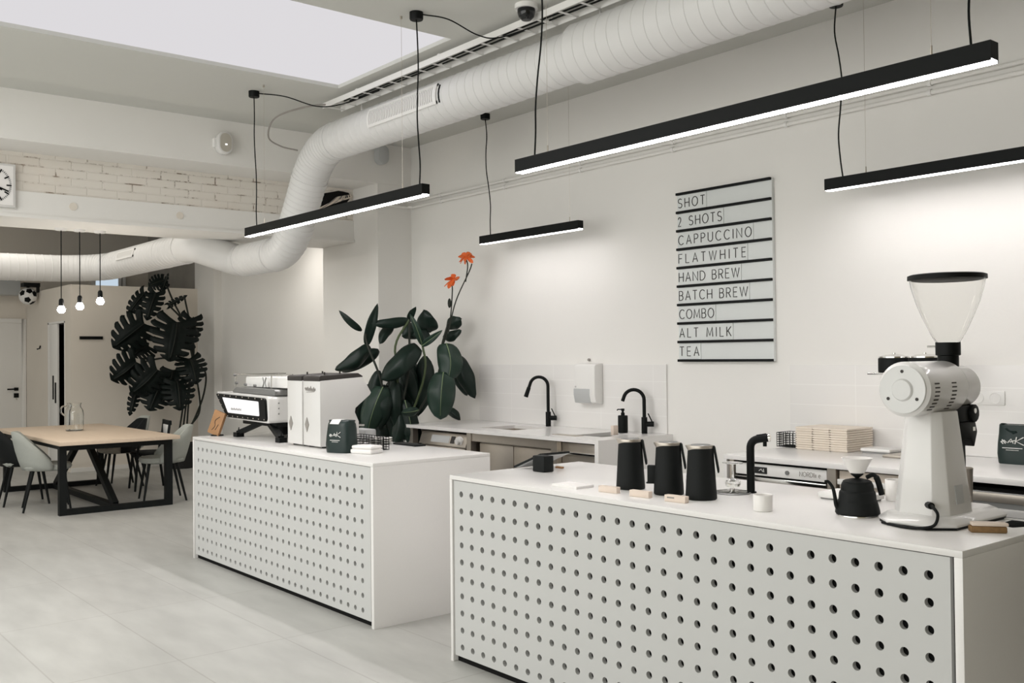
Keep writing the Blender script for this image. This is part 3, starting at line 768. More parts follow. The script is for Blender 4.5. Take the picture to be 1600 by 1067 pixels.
# clock
t = thing('wall_clock', 'square white wall clock with black ticks on the beam, left edge', 'clock', (-9.40, 1.90, 3.09))
CY, CZ, CH = 1.895, 3.095, .19
part('case', G().box(-9.40, -9.355, CY-CH, CY+CH, CZ-CH, CZ+CH), 'enamel', t, bevel=.006, label='pale square case')
part('dial', G().box(-9.355, -9.352, CY-CH+.02, CY+CH-.02, CZ-CH+.02, CZ+CH-.02), 'paper', t)
g = G()
for k in range(60):
    a = 2*PI*k/60; big = k % 5 == 0; r1, r2, w = .155, (.115 if big else .140), (.012 if big else .004)
    g.obox((-9.349, CY+r1*math.sin(a), CZ+r1*math.cos(a)), (-9.349, CY+r2*math.sin(a), CZ+r2*math.cos(a)), w, .003, up=(1,0,0))
part('ticks', g, 'black', t)
for a, L_, w, nm in ((math.radians(112), .14, .012, 'minute_hand'), (math.radians(118), .09, .016, 'hour_hand')):
    part(nm, G().obox((-9.346, CY-.03*math.sin(a), CZ-.03*math.cos(a)), (-9.346, CY+L_*math.sin(a), CZ+L_*math.cos(a)), w, .003, up=(1,0,0)), 'black', t)

# far room fittings
single('wall_sign', G().box(-14.6, -14.58, 4.07, 4.385, 1.865, 1.91), 'black', 'small black bar sign on the far partition left of the monstera', 'sign')
single('coat_hook', G().tube([(-16.17,3.94,1.80),(-16.17,3.93,1.76),(-16.17,3.90,1.745),(-16.17,3.90,1.76)], .012, 6), 'black', 'small black hook on the wall left of the sliding door', 'hook')
t = thing('hanging_ball', 'black and white ball fixed under the duct above the far door', 'ball', (-16.2, 3.7, 2.55))
part('ball', G().sphere((-16.3,3.80,2.56), .13, 20, 12), 'white_plastic', t)
g = G()
for d in ((1,-.3,-.6),(1,.75,.35),(.6,-.9,.4),(.4,.5,-1),(1,-.05,.75)):
    dv = Vector(d).normalized(); c = Vector((-16.3,3.80,2.56))
    k0 = len(g.v); g.lathe([(.0,.1325),(.026,.1305),(.050,.1235),(.050,.118),(0,.118)], (0,0,0), 5)
    g.xf(Matrix.Translation(c) @ Vector((0,0,1)).rotation_difference(dv).to_matrix().to_4x4(), k0)
part('patch', g, 'black', t)
g = G(); g.box(-16.40,-16.2,3.72,3.95,2.70,2.76); g.box(-16.36,-16.24,3.93,3.95,2.62,2.76); g.cyl((-16.3,3.80,2.67),(-16.3,3.80,2.74),.02,8)
part('bracket', g, 'black', t)
single('roller_shutter_box', G().box(-17.08, -16.75, 1.5, 3.80, 2.60, 2.86), 'grey_plastic', 'long grey shutter box above the far door', 'shutter box', bevel=.01)

# ------------------------------------------------------------------ dining table
t = thing('dining_table', 'large pale wood table on black steel frame at left', 'table', (-11.9, 3.33, 0))
TX0, TX1, TY0, TY1 = -13.2, -10.45, 2.72, 3.94
part('table_top', G().box(TX0, TX1, TY0, TY1, .715, .755), 'oak', t, bevel=.003)
b = .07
for X in (-10.62, -13.0):
    for yy in (2.79, 3.87): part('leg', G().box(X-.035, X+.035, yy-.035, yy+.035, 0, .715), 'black_matte', t)
    part('frame_rail', G().box(X-.035, X+.035, 2.825, 3.835, 0, .06), 'black_matte', t)
    part('frame_rail', G().box(X-.035, X+.035, 2.825, 3.835, .655, .715), 'black_matte', t)
for yy in (2.79, 3.87): part('side_rail', G().box(-12.965, -10.655, yy-.02, yy+.02, .665, .715), 'black_matte', t)
part('floor_stretcher', G().box(-12.965, -10.655, 3.295, 3.365, 0, .06), 'black_matte', t)
part('brace', G().obox((-11.72,3.33,.69), (-10.68,3.33,.05), .06, .07), 'black_matte', t)
part('brace', G().obox((-11.90,3.33,.69), (-12.94,3.33,.05), .06, .07), 'black_matte', t)
t = thing('glass_jug', 'empty clear glass jug standing on the pale wood table', 'jug', (-12.05, 3.3, .755))
out = [(.0,0),(.088,0),(.10,.012),(.102,.03),(.102,.19),(.095,.235),(.074,.27),(.070,.285),(.076,.31),(.082,.32)]
inn = [(r-.007 if r > .01 else r, max(h, .012)) for r, h in out[::-1]]
part('body', G().lathe(out+inn, (-12.05,3.3,.757), 32), 'glass', t)
part('handle', G().tube(smooth_path([(-12.09,3.225,1.045),(-12.12,3.18,1.03),(-12.12,3.175,.97),(-12.10,3.21,.93)], 6), .009, 8), 'glass', t)

# chairs: front faces +Y in local space, origin on the floor under seat centre
def shell_chair(label, seat_mat, back_mat, low=False):
    t = thing('dining_chair', label, 'chair')
    g = G(); prof = [(.0,.415),(.17,.415),(.215,.43),(.228,.455),(.215,.482),(.16,.492),(0,.495)]
    g.lathe(prof, (0,0,0), 28)
    for i, v in enumerate(g.v):
        n4 = 4; a = math.atan2(v.y, v.x); k = (abs(math.cos(a))**3+abs(math.sin(a))**3)**(-1/3); v.x *= k*1.0; v.y *= k*1.05
    part('seat', g, seat_mat, t)
    g = G(); N = 22; vs = []
    for i in range(N+1):
        ph = math.radians(-100+200*i/N); u = abs(ph)/math.radians(100)
        top = .83 if u < .32 else .83-(.83-.50)*((u-.32)/.68)**1.15
        for j, f in enumerate((0,.25,.5,.75,1)):
            z = .43+(top-.43)*f; lean = .10*(z-.43)/.4
            rad = .232+.012*math.sin(f*PI)
            x = math.sin(ph)*rad; y = -math.cos(ph)*rad-lean*max(0, math.cos(ph))
            vs.append((x, y, z))
    fs = [(5*i+j, 5*i+5+j, 5*i+6+j, 5*i+1+j) for i in range(N) for j in range(4)]
    g.add(vs, fs)
    o = part('backrest', g, back_mat, t, recalc=True)
    md = o.modifiers.new('thick', 'SOLIDIFY'); md.thickness = .028; md.offset = 0
    for sx in (-1, 1):
        part('leg', G().tube([(sx*.16,.15,.425),(sx*.215,.215,0)], [.018,.011], 8), 'black_matte', t)
        part('leg', G().tube([(sx*.15,-.14,.425),(sx*.215,-.235,0)], [.018,.011], 8), 'black_matte', t)
    return t
c1 = shell_chair('grey shell chair with its back to the camera at the near table side', 'fabric_grey', 'fabric_grey')
c1.location = (-11.22, 2.80, 0); c1.rotation_euler = (0,0,math.radians(-12))
dup(c1, (-11.05, 3.95, 0), math.radians(168), 'grey shell chair seen in profile between table and far bar counter')
c2 = dup(c1, (-13.14, 4.20, 0), math.radians(180), 'light grey shell chair furthest back beyond the table')
c3 = shell_chair('black backed shell chair cut by the left edge of the photo', 'fabric_grey', 'black_matte')
c3.location = (-11.84, 2.72, 0); c3.rotation_euler = (0,0,math.radians(-5))
c4 = shell_chair('beige seated chair with black backrest at the far table side', 'fabric_beige', 'black_matte')
c4.location = (-12.62, 3.98, 0); c4.rotation_euler = (0,0,math.radians(178))
# bentwood armchair
t = thing('armchair', 'black bentwood armchair with pale back pad in front of the monstera', 'chair')
part('seat', G().lathe([(0,.42),(.2,.42),(.215,.44),(.2,.46),(0,.46)], (0,0,0), 24), 'black_matte', t)
for sx in (-1, 1):
    part('leg', G().tube([(sx*.16,.15,.43),(sx*.19,.19,0)], [.018,.013], 8), 'black_matte', t)
    part('leg', G().tube(smooth_path([(sx*.17,-.22,.83),(sx*.17,-.19,.6),(sx*.16,-.16,.43),(sx*.2,-.22,0)], 5), .016, 8), 'black_matte', t)
    part('armrest', G().tube(smooth_path([(sx*.17,-.2,.66),(sx*.26,-.05,.66),(sx*.25,.13,.64),(sx*.18,.16,.44)], 6), .014, 8), 'black_matte', t)
part('back_rail', G().obox((-.19,-.22,.80), (.19,-.22,.80), .03, .05), 'black_matte', t)
part('back_pad', G().box(-.13, .13, -.225, -.20, .66, .775), 'white_plastic', t, bevel=.008)
t.location = (-12.08, 4.16, 0); t.rotation_euler = (0,0,math.radians(172))

# ------------------------------------------------------------------ plants
def blade(base, tip, width, sag=.12, cup=.25, mat='leaf', rib=True, parent=None, twist=0.0, cup_up=False, face=None, blunt=False):
    b, e = Vector(base), Vector(tip); d = e-b; L = d.length
    face = face or (Vector((0,0,1.57))+Vector((0,0,0))-b).normalized()
    side = d.cross(face).normalized(); nrm = side.cross(d).normalized()
    if nrm.dot(face) < 0: nrm = -nrm
    side = Matrix.Rotation(twist, 3, d.normalized()) @ side; nrm = Matrix.Rotation(twist, 3, d.normalized()) @ nrm
    N, M = 14, 8; vs = []; mid = []; wav = width*random.uniform(-.22, .22)
    for i in range(N+1):
        s_ = i/N
        c = b+d*s_ + nrm*sag*L*math.sin(PI*s_) - nrm*.10*L*s_**3 + side*wav*math.sin(2.6*s_)
        w = (width/2*min(1.0, (s_+.02)**.22*1.05)*(1.0001-s_**2.6)**.62 if blunt else width/2*(s_+.015)**.55*(1.0001-s_)**.72*1.62) + .0008
        mid.append(c+nrm*.004)
        for j in range(M+1):
            q = -1+2*j/M
            ripple = .05*width*math.sin(s_*13+q*2+wav*90)*abs(q)
            vs.append(c+side*w*q + nrm*(cup*w*abs(q)*(1.0 if cup_up else -1.0) - .25*w*q*q + ripple))
    g = G().add(vs, [(i*(M+1)+j, (i+1)*(M+1)+j, (i+1)*(M+1)+j+1, i*(M+1)+j+1) for i in range(N) for j in range(M)])
    o = part('leaf', g, mat, parent, recalc=False, smooth=180)
    md = o.modifiers.new('thick', 'SOLIDIFY'); md.thickness = .003
    if rib: part('midrib', G().tube([m_-nrm*.0 for m_ in mid[:-1]], [.005*(1-.8*i/N) for i in range(N)], 6), 'midrib', o)
    return o
def back_off(p, k):
    o = Vector((0,0,1.57)); p = Vector(p); return o+(p-o)*k
CANNA = [((-8.63,5.11,1.84),(-8.66,4.88,2.04),0.08),((-8.61,5.15,1.69),(-8.41,5.18,2.09),0.12),((-8.50,5.13,1.68),(-8.61,4.80,1.46),0.19),((-8.61,5.30,1.64),(-8.74,4.96,1.42),0.17),((-8.32,5.49,1.94),(-8.46,5.13,1.92),0.12),((-8.52,5.41,1.90),(-8.49,5.26,1.71),0.12),((-8.26,5.72,1.83),(-8.21,5.60,2.04),0.23),((-8.41,5.54,1.93),(-8.26,5.53,2.06),0.08),((-8.11,5.44,1.68),(-8.25,5.08,1.38),0.27),((-7.85,5.60,1.70),(-7.76,5.52,1.35),0.30),((-7.79,5.52,1.42),(-7.71,5.43,0.98),0.33),((-8.12,5.91,1.58),(-7.92,5.97,1.15),0.21),((-8.22,5.93,1.47),(-8.05,5.97,1.17),0.19),((-8.25,5.12,1.28),(-8.24,4.95,0.84),0.28),((-8.56,5.21,1.28),(-8.58,5.01,0.91),0.29),((-8.34,5.32,1.31),(-8.29,5.21,0.72),0.23),((-8.42,5.53,1.61),(-8.38,5.41,1.04),0.29),((-8.31,5.66,1.58),(-8.29,5.52,0.98),0.24),((-8.03,5.39,1.05),(-8.03,5.20,1.04),0.10),((-8.08,5.47,1.68),(-7.86,5.55,1.82),0.08),((-8.08,5.47,1.69),(-8.05,5.31,1.98),0.08),((-8.25,5.89,1.87),(-8.06,5.93,1.94),0.16),((-8.11,5.75,1.76),(-7.91,5.80,1.85),0.12),((-8.11,5.77,1.04),(-7.93,5.80,0.93),0.10),((-8.33,5.64,1.81),(-8.35,5.43,1.75),0.20),((-8.23,5.30,1.05),(-8.19,5.18,0.71),0.20),((-8.41,5.54,1.91),(-8.18,5.64,1.75),0.17)]
LIGHT = {9, 10, 13, 18, 19, 20}
CSTEM = [[(-8.14,5.48,0.5),(-8.11,5.49,1.30),(-8.10,5.49,1.68),(-8.14,5.44,1.90)],[(-8.20,5.39,0.5),(-8.21,5.37,1.30),(-8.18,5.39,1.94)],[(-8.07,5.55,0.5),(-8.04,5.58,1.30),(-7.98,5.64,1.68),(-7.94,5.69,1.90)],[(-8.32,5.26,0.5),(-8.36,5.20,1.18),(-8.45,5.07,1.69),(-8.46,5.05,1.81)],[(-8.26,5.32,0.5),(-8.27,5.30,1.30),(-8.27,5.28,1.68),(-8.18,5.39,1.94)],[(-7.98,5.64,1.65),(-7.93,5.70,1.90),(-7.91,5.72,2.19),(-7.91,5.72,2.28)],[(-7.94,5.69,1.81),(-7.89,5.75,2.12),(-7.80,5.85,2.41),(-7.78,5.87,2.49)],[(-7.82,5.82,2.31),(-7.81,5.84,2.47),(-7.82,5.82,2.55)]]
KC = .955
t = thing('potted_canna', 'tall potted canna with broad dark leaves and orange flowers in the corner', 'plant', (-8.12, 4.98, 0))
PC = Vector((-8.12, 4.98, 0))
part('pot', G().lathe([(0,0),(.16,0),(.20,.38),(.205,.40),(.185,.40),(.18,.36),(0,.36)], (PC.x, PC.y, 0), 28), 'pot', t)
part('soil', G().lathe([(0,.365),(.179,.362)], (PC.x, PC.y, 0), 20), 'soil', t)
for k, st in enumerate(CSTEM):
    pts = [back_off(p, KC) for p in st]
    if k < 5: pts[0] = Vector((PC.x+.05*math.sin(k*2), PC.y+.05*math.cos(k*2), .35))
    part('stem', G().tube(smooth_path(pts, 6), .011 if k < 5 else .006, 7), 'stem' if k in (0, 4) else 'stem_dark', t)
for i, (bp_, tp_, w) in enumerate(CANNA):
    random.seed(i)
    blade(back_off(bp_, KC), back_off(tp_, KC), w*KC*(1.0 if i in (8, 9, 10, 13, 14, 15) else 1.25), sag=.18 if i in (8,) else random.uniform(.03,.12), cup=random.uniform(.2,.5), cup_up=i in (0, 1, 6, 7, 19, 20), blunt=i in (8, 9, 10, 13, 14, 15),
          mat='leaf_mid' if i in LIGHT else 'leaf', rib=i in LIGHT, parent=t, twist=random.uniform(-.35,.35) if i not in LIGHT else 0)
for k in range(24):
    random.seed(300+k); a = random.uniform(0, 2*PI); rad = random.uniform(.12, .36); zz = random.uniform(1.05, 1.62)
    bp_ = Vector((PC.x+.06+.6*rad*math.cos(a), PC.y+.10+.5*rad*math.sin(a), zz)); L_ = random.uniform(.40, .58)
    tp_ = bp_+Vector((.30*math.cos(a)-.12, .30*math.sin(a), -.9)).normalized()*L_
    blade(bp_, tp_, random.uniform(.17,.24), sag=random.uniform(.1,.2), cup=random.uniform(.2,.5), mat='leaf', rib=k % 3 == 0, parent=t, twist=random.uniform(-.6,.6))
for (c, r, lab) in (((-7.82,5.82,2.56), .088, 'upper orange flower head'), ((-7.91,5.72,2.33), .08, 'lower orange flower head')):
    c = back_off(c, KC); g = G()
    for k in range(17):
        random.seed(k*3+int(r*1000)); a = random.uniform(0, 2*PI); el = random.uniform(-.9, 1.4); L_ = r*random.uniform(.7,1.15)
        d = Vector((math.cos(a)*math.cos(el), math.sin(a)*math.cos(el), math.sin(el)))
        sd = d.orthogonal().normalized(); n_ = d.cross(sd); k0 = len(g.v)
        vs = []
        for s_, w in ((0,.005),(.35,.016),(.7,.021),(.9,.015),(1,.004)):
            p = c+d*L_*s_ + Vector((0,0,-.02*s_*s_)); vs += [p-sd*w, p+n_*.003, p+sd*w, p-n_*.004]
        fs = []
        for i in range(4):
            for q in range(4): fs.append((4*i+q, 4*i+(q+1) % 4, 4*i+4+(q+1) % 4, 4*i+4+q))
        g.add(vs, fs)
    part('flower', g, 'flower', t, label=lab)
g = G().sphere(back_off((-7.93,5.70,2.10), KC), .018, 8, 6, (1,1,2.6)); part('bud', g, 'stem_dark', t)

def monstera_leaf(base, tip, width, parent, k):
    random.seed(k+50)
    b, e = Vector(base), Vector(tip); d = e-b; L = d.length
    face = (Vector((0,0,1.57))-b).normalized(); side = d.cross(face).normalized(); nrm = side.cross(d).normalized()
    if nrm.dot(face) < 0: nrm = -nrm
    tw = random.uniform(-.35, .35); side = Matrix.Rotation(tw, 3, d.normalized()) @ side; nrm = Matrix.Rotation(tw, 3, d.normalized()) @ nrm
    sag = random.uniform(.08,.2)
    def P(s_, q):
        # s along the midrib, q lateral in units of half width
        return b + d*s_ + nrm*(sag*L*math.sin(PI*max(0,min(1,s_)))) + side*(q*width/2) - nrm*(abs(q)**1.6*width*.14)
    g = G(); n = 6
    wd = lambda q: max(.015, math.sin(PI*(.20+.80*q)))**.75
    off = lambda q: -.24+.34*q if q < .75 else (.015-.0)*(1-q)/.25
    FS = (0, .22, .40, .48, .66, .84, 1.0)
    for sd in (-1, 1):
        for i in range(n):
            s0, s1 = i/n, (i+1)/n; rows = []
            for f in FS:
                gp = 0 if f <= .40 else (.085+.05*f)*(s1-s0)
                if i == n-1: e1 = s1
                else: e1 = s1-gp
                e0 = s0+gp if i else s0
                row = []
                for j in range(4):
                    q = e0+(e1-e0)*j/3
                    o_ = off(q); r_ = wd(q)*(1-.10*(abs(j-1.5)/1.5)**3*(f > .9))
                    row.append(P(q+o_*f**1.25, sd*r_*f))
                rows.append(row)
            vs = [p for r_ in rows for p in r_]; m = len(FS)
            g.add(vs, [(4*a_+j, 4*a_+j+1, 4*a_+4+j+1, 4*a_+4+j) for a_ in range(m-1) for j in range(3)])
    o = part('leaf', g, 'monstera', parent, recalc=False, smooth=180)
    md = o.modifiers.new('thick', 'SOLIDIFY'); md.thickness = .004
    part('midrib', G().tube([P(i/10, 0)+nrm*.004 for i in range(10)], .006, 5), 'stem_dark', o)
MONST = [((-13.96,4.76,2.08),(-14.12,4.38,1.74),0.46),((-13.57,5.08,2.09),(-13.53,4.95,1.54),0.57),((-13.97,5.04,2.70),(-13.99,4.83,2.61),0.22),((-13.95,4.92,2.52),(-13.92,4.78,2.12),0.25),((-14.15,4.83,2.52),(-14.19,4.60,2.19),0.20),((-13.94,4.64,1.54),(-14.04,4.33,1.29),0.42),((-14.13,4.87,1.77),(-14.15,4.66,1.62),0.31),((-13.65,4.83,1.43),(-13.77,4.51,1.11),0.44),((-13.74,4.89,1.20),(-13.72,4.74,0.86),0.39),((-13.57,5.25,1.58),(-13.39,5.28,1.22),0.36),((-13.58,5.08,1.26),(-13.45,5.07,0.86),0.39),((-14.05,4.67,1.12),(-13.99,4.56,0.79),0.14),((-13.82,5.11,1.42),(-13.73,5.04,1.12),0.41),((-13.99,5.03,2.57),(-13.81,5.05,2.79),0.07),((-13.83,5.06,2.34),(-13.55,5.22,2.47),0.09),((-13.73,5.35,2.16),(-13.68,5.24,1.76),0.31),((-13.97,5.09,1.22),(-13.91,4.97,0.95),0.27)]
MSTEM = [[(-14.09,5.32,0.28),(-14.04,5.37,0.84),(-13.96,5.44,1.58),(-13.99,5.41,1.95),(-14.13,5.23,2.42),(-14.20,5.13,2.74)],[(-14.13,5.27,0.29),(-14.07,5.34,0.84),(-14.01,5.39,1.40)],[(-14.05,5.37,0.28),(-13.99,5.42,1.21),(-13.94,5.46,1.77),(-14.02,5.36,2.46)],[(-14.17,5.17,2.37),(-14.04,5.33,2.14),(-13.99,5.41,1.86)],[(-14.41,4.90,1.54),(-14.20,5.16,1.59),(-14.00,5.41,1.49)],
         [(-14.02,5.4,.5),(-13.85,5.55,1.0),(-13.8,5.58,1.35),(-13.88,5.5,1.5)],[(-14.0,5.42,.6),(-13.9,5.52,.8),(-13.86,5.5,1.1),(-13.95,5.42,1.7)]]
t = thing('potted_monstera', 'tall dark monstera plant with split leaves against the far partition', 'plant', (-14.09, 5.32, 0))
part('pot', G().lathe([(0,0),(.17,0),(.21,.34),(.21,.36),(.19,.36),(.185,.32),(0,.32)], (-14.09,5.32,0), 24), 'pot', t)
part('soil', G().lathe([(0,.325),(.184,.322)], (-14.09,5.32,0), 20), 'soil', t)
for st in MSTEM: part('stem', G().tube(smooth_path(st, 6), .014, 6), 'stem_dark', t)
for k, (b_, e_, w) in enumerate(MONST): monstera_leaf(b_, e_, w*1.22, t, k)

# ------------------------------------------------------------------ sink taps and wall fittings
def tap(label, x, y, h, reach, pull, rz):
    t = thing('kitchen_tap', label, 'tap', (0,0,0))
    z = 0
    part('base', G().lathe([(0,0),(.024,0),(.024,.13),(0,.13)], (0,0,0), 18), 'black', t, bevel=.001)
    pts = [(0,0,.12),(0,0,h-reach/2)] + [(-reach/2+reach/2*math.cos(a), 0, h-reach/2+reach/2*math.sin(a)) for a in [PI*i/14 for i in range(1,14)]]
    end = Vector(pts[-1]); dv = (Vector(pts[-1])-Vector(pts[-2])).normalized()
    pts.append(end+dv*.03)
    part('spout', G().tube(pts, .0145, 12), 'black', t)
    if pull: part('spray_head', G().tube([end+dv*.03, end+dv*.12], [.0175,.020], 14), 'black', t)
    g = G().cyl((0,0,.075), (.075,0,.075), .021, 16); g.tube([(.065,0,.085),(.03,-.005,.16)], .005, 8)
    part('handle', g, 'black', t)
    t.location = (x, y, ZB); t.rotation_euler = (0,0,rz)
    return t
tap('tall black pull-down kitchen tap at the large sink', -6.58, 5.80, .44, .165, True, math.radians(38))
tap('smaller black gooseneck kitchen tap beside the soap bottle', -5.42, 5.80, .35, .165, False, math.radians(38))
t = thing('soap_dispenser', 'black pump soap bottle beside the smaller sink tap', 'soap bottle', (-5.60, 5.74, ZB))
x, y = -5.60, 5.74
part('bottle', G().lathe([(0,0),(.037,0),(.04,.004),(.04,.135),(.036,.14),(0,.14)], (x,y,ZB), 24), 'black_matte', t)
g = G().lathe([(0,.14),(.016,.14),(.016,.16),(.009,.165),(.009,.175),(.014,.178),(.014,.195),(0,.195)], (x,y,ZB), 16)
g.tube([(x,y,ZB+.188),(x-.035,y-.02,ZB+.188),(x-.042,y-.024,ZB+.18)], .005, 8)
part('pump', g, 'black', t)
single('sponge_holder', G().box(-5.50, -5.47, 5.50, 5.555, ZB, ZB+.075), 'wood_plate', 'small pale wooden block standing by the small sink', 'block', bevel=.004)
t = thing('paper_towel_dispenser', 'white paper towel dispenser on splashback above the sink counter', 'dispenser', (-6.09, YW, 1.3))
g = G().prism([(YW-.013,1.505),(YW-.10,1.495),(YW-.115,1.475),(YW-.115,1.23),(YW-.10,1.165),(YW-.013,1.15)], -6.225, -5.97, 'x')
part('housing', g, 'white_plastic', t, bevel=.012)
part('window', G().prism([(YW-.1185,1.285),(YW-.1185,1.23),(YW-.103,1.162),(YW-.05,1.158),(YW-.05,1.285)], -6.229, -6.03, 'x'), 'grey_plastic', t, bevel=.006, label='translucent grey lower window')
part('lock', G().cyl((-6.20,YW-.114,1.30), (-6.20,YW-.122,1.30), .008, 10), 'chrome', t)
single('wall_hook', G().lathe([(0,0),(.012,0),(.014,.01),(.006,.02),(0,.022)], (-6.14, YW-.022, 1.53), 12, 'y'), 'grey_ink', 'tiny dark hook on the wall above the towel dispenser', 'hook')
t = thing('wall_socket', 'white double wall socket right of the coffee grinder', 'socket', (-2.72, YW, 1.29))
part('plate', G().box(-2.835, -2.63, YW-.024, YW-.012, 1.25, 1.335), 'white_plastic', t, bevel=.004)
for x in (-2.785, -2.685):
    part('outlet', G().lathe([(.034,0),(.034,-.003),(.030,-.003),(.026,.004),(0,.004)], (x, YW-.0245, 1.2925), 24, 'y'), 'grey_plastic' if False else 'white_plastic', t)
    g = G().cyl((x-.01,YW-.0215,1.2925),(x-.01,YW-.023,1.2925),.003,8); g.cyl((x+.01,YW-.0215,1.2925),(x+.01,YW-.023,1.2925),.003,8)
    part('contact', g, 'grey_ink', t)

# ------------------------------------------------------------------ things on the service counter
def wire_basket(label, x0, x1, y0, y1, z0, h, nx, nz, mat='black', rz=0):
    g = G(); r = .0022
    for k in range(nz+1):
        z = z0+.003+(h-.003)*k/nz
        for a, b in (((x0,y0),(x1,y0)),((x1,y0),(x1,y1)),((x1,y1),(x0,y1)),((x0,y1),(x0,y0))): g.cyl((*a,z), (*b,z), r, 5)
    for i in range(nx+1):
        x = x0+(x1-x0)*i/nx
        for y in (y0,y1): g.cyl((x,y,z0), (x,y,z0+h), r, 5)
        g.cyl((x,y0,z0+.003), (x,y1,z0+.003), r, 5)
    ny = max(2, int((y1-y0)/(x1-x0)*nx))
    for i in range(ny+1):
        y = y0+(y1-y0)*i/ny
        for x in (x0,x1): g.cyl((x,y,z0), (x,y,z0+h), r, 5)
        g.cyl((x0,y,z0+.003), (x1,y,z0+.003), r, 5)
    return single('wire_basket', g, mat, label, 'basket')
wire_basket('black wire basket beside the pale kraft box stacks', -4.02, -3.87, 5.60, 5.75, ZB, .095, 6, 6)
ORD = ['lowest','second lowest','third lowest','fourth lowest','fifth lowest','fifth from top','fourth from top','third from top','second from top','topmost']
proto = None
bw, bl, bh = .124, .30, .0146
for ci, cn in enumerate(('left','middle','right')):
    for k in range(10):
        lab = 'pale kraft flat box, %s in the %s stack on the service counter' % (ORD[k], cn)
        if proto is None:
            proto = thing('kraft_box', lab, 'box', (0,0,0), 0, 'flat kraft boxes stacked on the service counter')
            part('base', G().box(-bw/2+.006, bw/2-.006, -bl/2+.006, bl/2-.006, 0, .005), 'kraft', proto)
            part('lid', G().box(-bw/2-.0008, bw/2+.0008, -bl/2-.0008, bl/2+.0008, .0042, .0142), 'kraft', proto, bevel=.0008, seg=1)
            o = proto
        else: o = dup(proto, (0,0,0), 0, lab)
        random.seed(ci*20+k)
        o.location = (-3.775+ci*(bw+.003)+random.uniform(-.0006,.0006), 5.70+random.uniform(-.002,.002), ZB+k*bh); o.rotation_euler = (0,0,0)
g = G().box(-3.40,-3.20,5.60,5.76,ZB+.012,ZB+.032); 
t = thing('flat_box', 'flat white box lying on the service counter beside kraft boxes', 'box', (-3.3,5.68,ZB))
part('body', g, 'white_plastic', t, bevel=.006)
part('base', G().box(-3.39,-3.21,5.61,5.75,ZB,ZB+.012), 'steel_dark', t)
def logo(g, x, y, z, s, ax=(1,0,0)):
    ax = Vector(ax)
    def P(u, w): return Vector((x,y,z))+ax*u*s+Vector((0,0,w*s))
    for st in ([(-.5,-.05),(-.35,.05),(-.25,-.05)], [(-.45,.08),(-.3,-.1)], [(-.2,-.06),(-.05,.12),(.05,-.08)], [(-.1,-.02),(.12,.06)], [(.12,-.1),(.2,.22)], [(.5,.22),(.16,.02),(.5,-.14)], [(-.5,.0),(-.4,-.12)]):
        g.tube([P(*p) for p in st], .026*s, 5)
    return g
def pouch(label, x, y, z, w, d, h, rz, open_top, lab_y):
    t = thing('coffee_bag', label, 'bag', (0,0,0))
    g = G(); N = 24; rows = []
    lv = [(0,1.0,1.0),(.03,1.02,1.02),(.25,1.04,1.03),(.5,1.0,1.0),(.75,.98,.92),(.90,.97,.80 if not open_top else .9),(.97,.96,.62 if not open_top else .88),(1.0,.95,.50 if not open_top else .85)]
    for (f, sw, sd) in lv:
        r_ = []
        for k in range(N):
            a = 2*PI*k/N; c, s_ = math.cos(a), math.sin(a); m = (abs(c)**5+abs(s_)**5)**(-1/5)
            wob = 1+.02*math.sin(3*a+f*7)
            zz = f*h
            if open_top and f == 1.0: zz += -.26*h*math.exp(-((c*m+.25)/.5)**2)*(1 if s_ < 0 else .35)
            r_.append((c*m*w/2*sw*wob, s_*m*d/2*sd*wob, zz))
        rows.append(r_)
    vs = [p for r_ in rows for p in r_]; nr = len(rows)
    fs = [(i*N+k, i*N+(k+1) % N, (i+1)*N+(k+1) % N, (i+1)*N+k) for i in range(nr-1) for k in range(N)]
    fs.append(tuple(range(N))[::-1])
    if not open_top: fs.append(tuple((nr-1)*N+k for k in range(N)))
    g.add(vs, fs)
    o = part('pouch', g, 'bag', t, smooth=50)
    if open_top:
        md = o.modifiers.new('thick', 'SOLIDIFY'); md.thickness = .003; md.offset = -1
        part('liner', G().box(-w*.44, w*.44, d*.30, d*.34, h*.5, h*.95), 'paper', t, label='pale inner lining')
    lg = logo(G(), lab_y, -d/2*1.045-.0005, h*.56, w*.50)
    lg.tube([(lab_y-w*.22,-d/2*1.045-.001,h*.40),(lab_y+w*.22,-d/2*1.045-.001,h*.40)], .0024, 5); lg.tube([(lab_y-w*.14,-d/2*1.045-.001,h*.35),(lab_y+w*.14,-d/2*1.045-.001,h*.35)], .0016, 5)
    part('logo', lg, 'white_ink', t, label='white printed bird-like emblem')
    if not open_top:
        part('folded_top', G().box(-w*.465, w*.465, -d*.24, d*.30, h*.96, h*1.025), 'bag', t, bevel=.012)
        part('sticker', G().prism([(-d*.41,h*.90),(-d*.255,h*1.0),(-d*.20,h*1.028),(d*.15,h*1.03),(d*.15,h*1.036),(-d*.22,h*1.034),(-d*.275,h*1.003),(-d*.43,h*.903)], -w*.30, w*.10, 'x'), 'paper', t, label='white paper sticker over the fold')
    t.location = (x, y, z); t.rotation_euler = (0,0,rz)
    return t
pouch('dark green coffee bag with torn open top at the right edge', -2.44, 5.66, ZB, .24, .10, .225, math.radians(4), True, -.035)
pouch('dark green folded coffee bag in front of the white grinders', -5.645, 3.19, .957, .19, .125, .205, math.radians(18), False, 0)

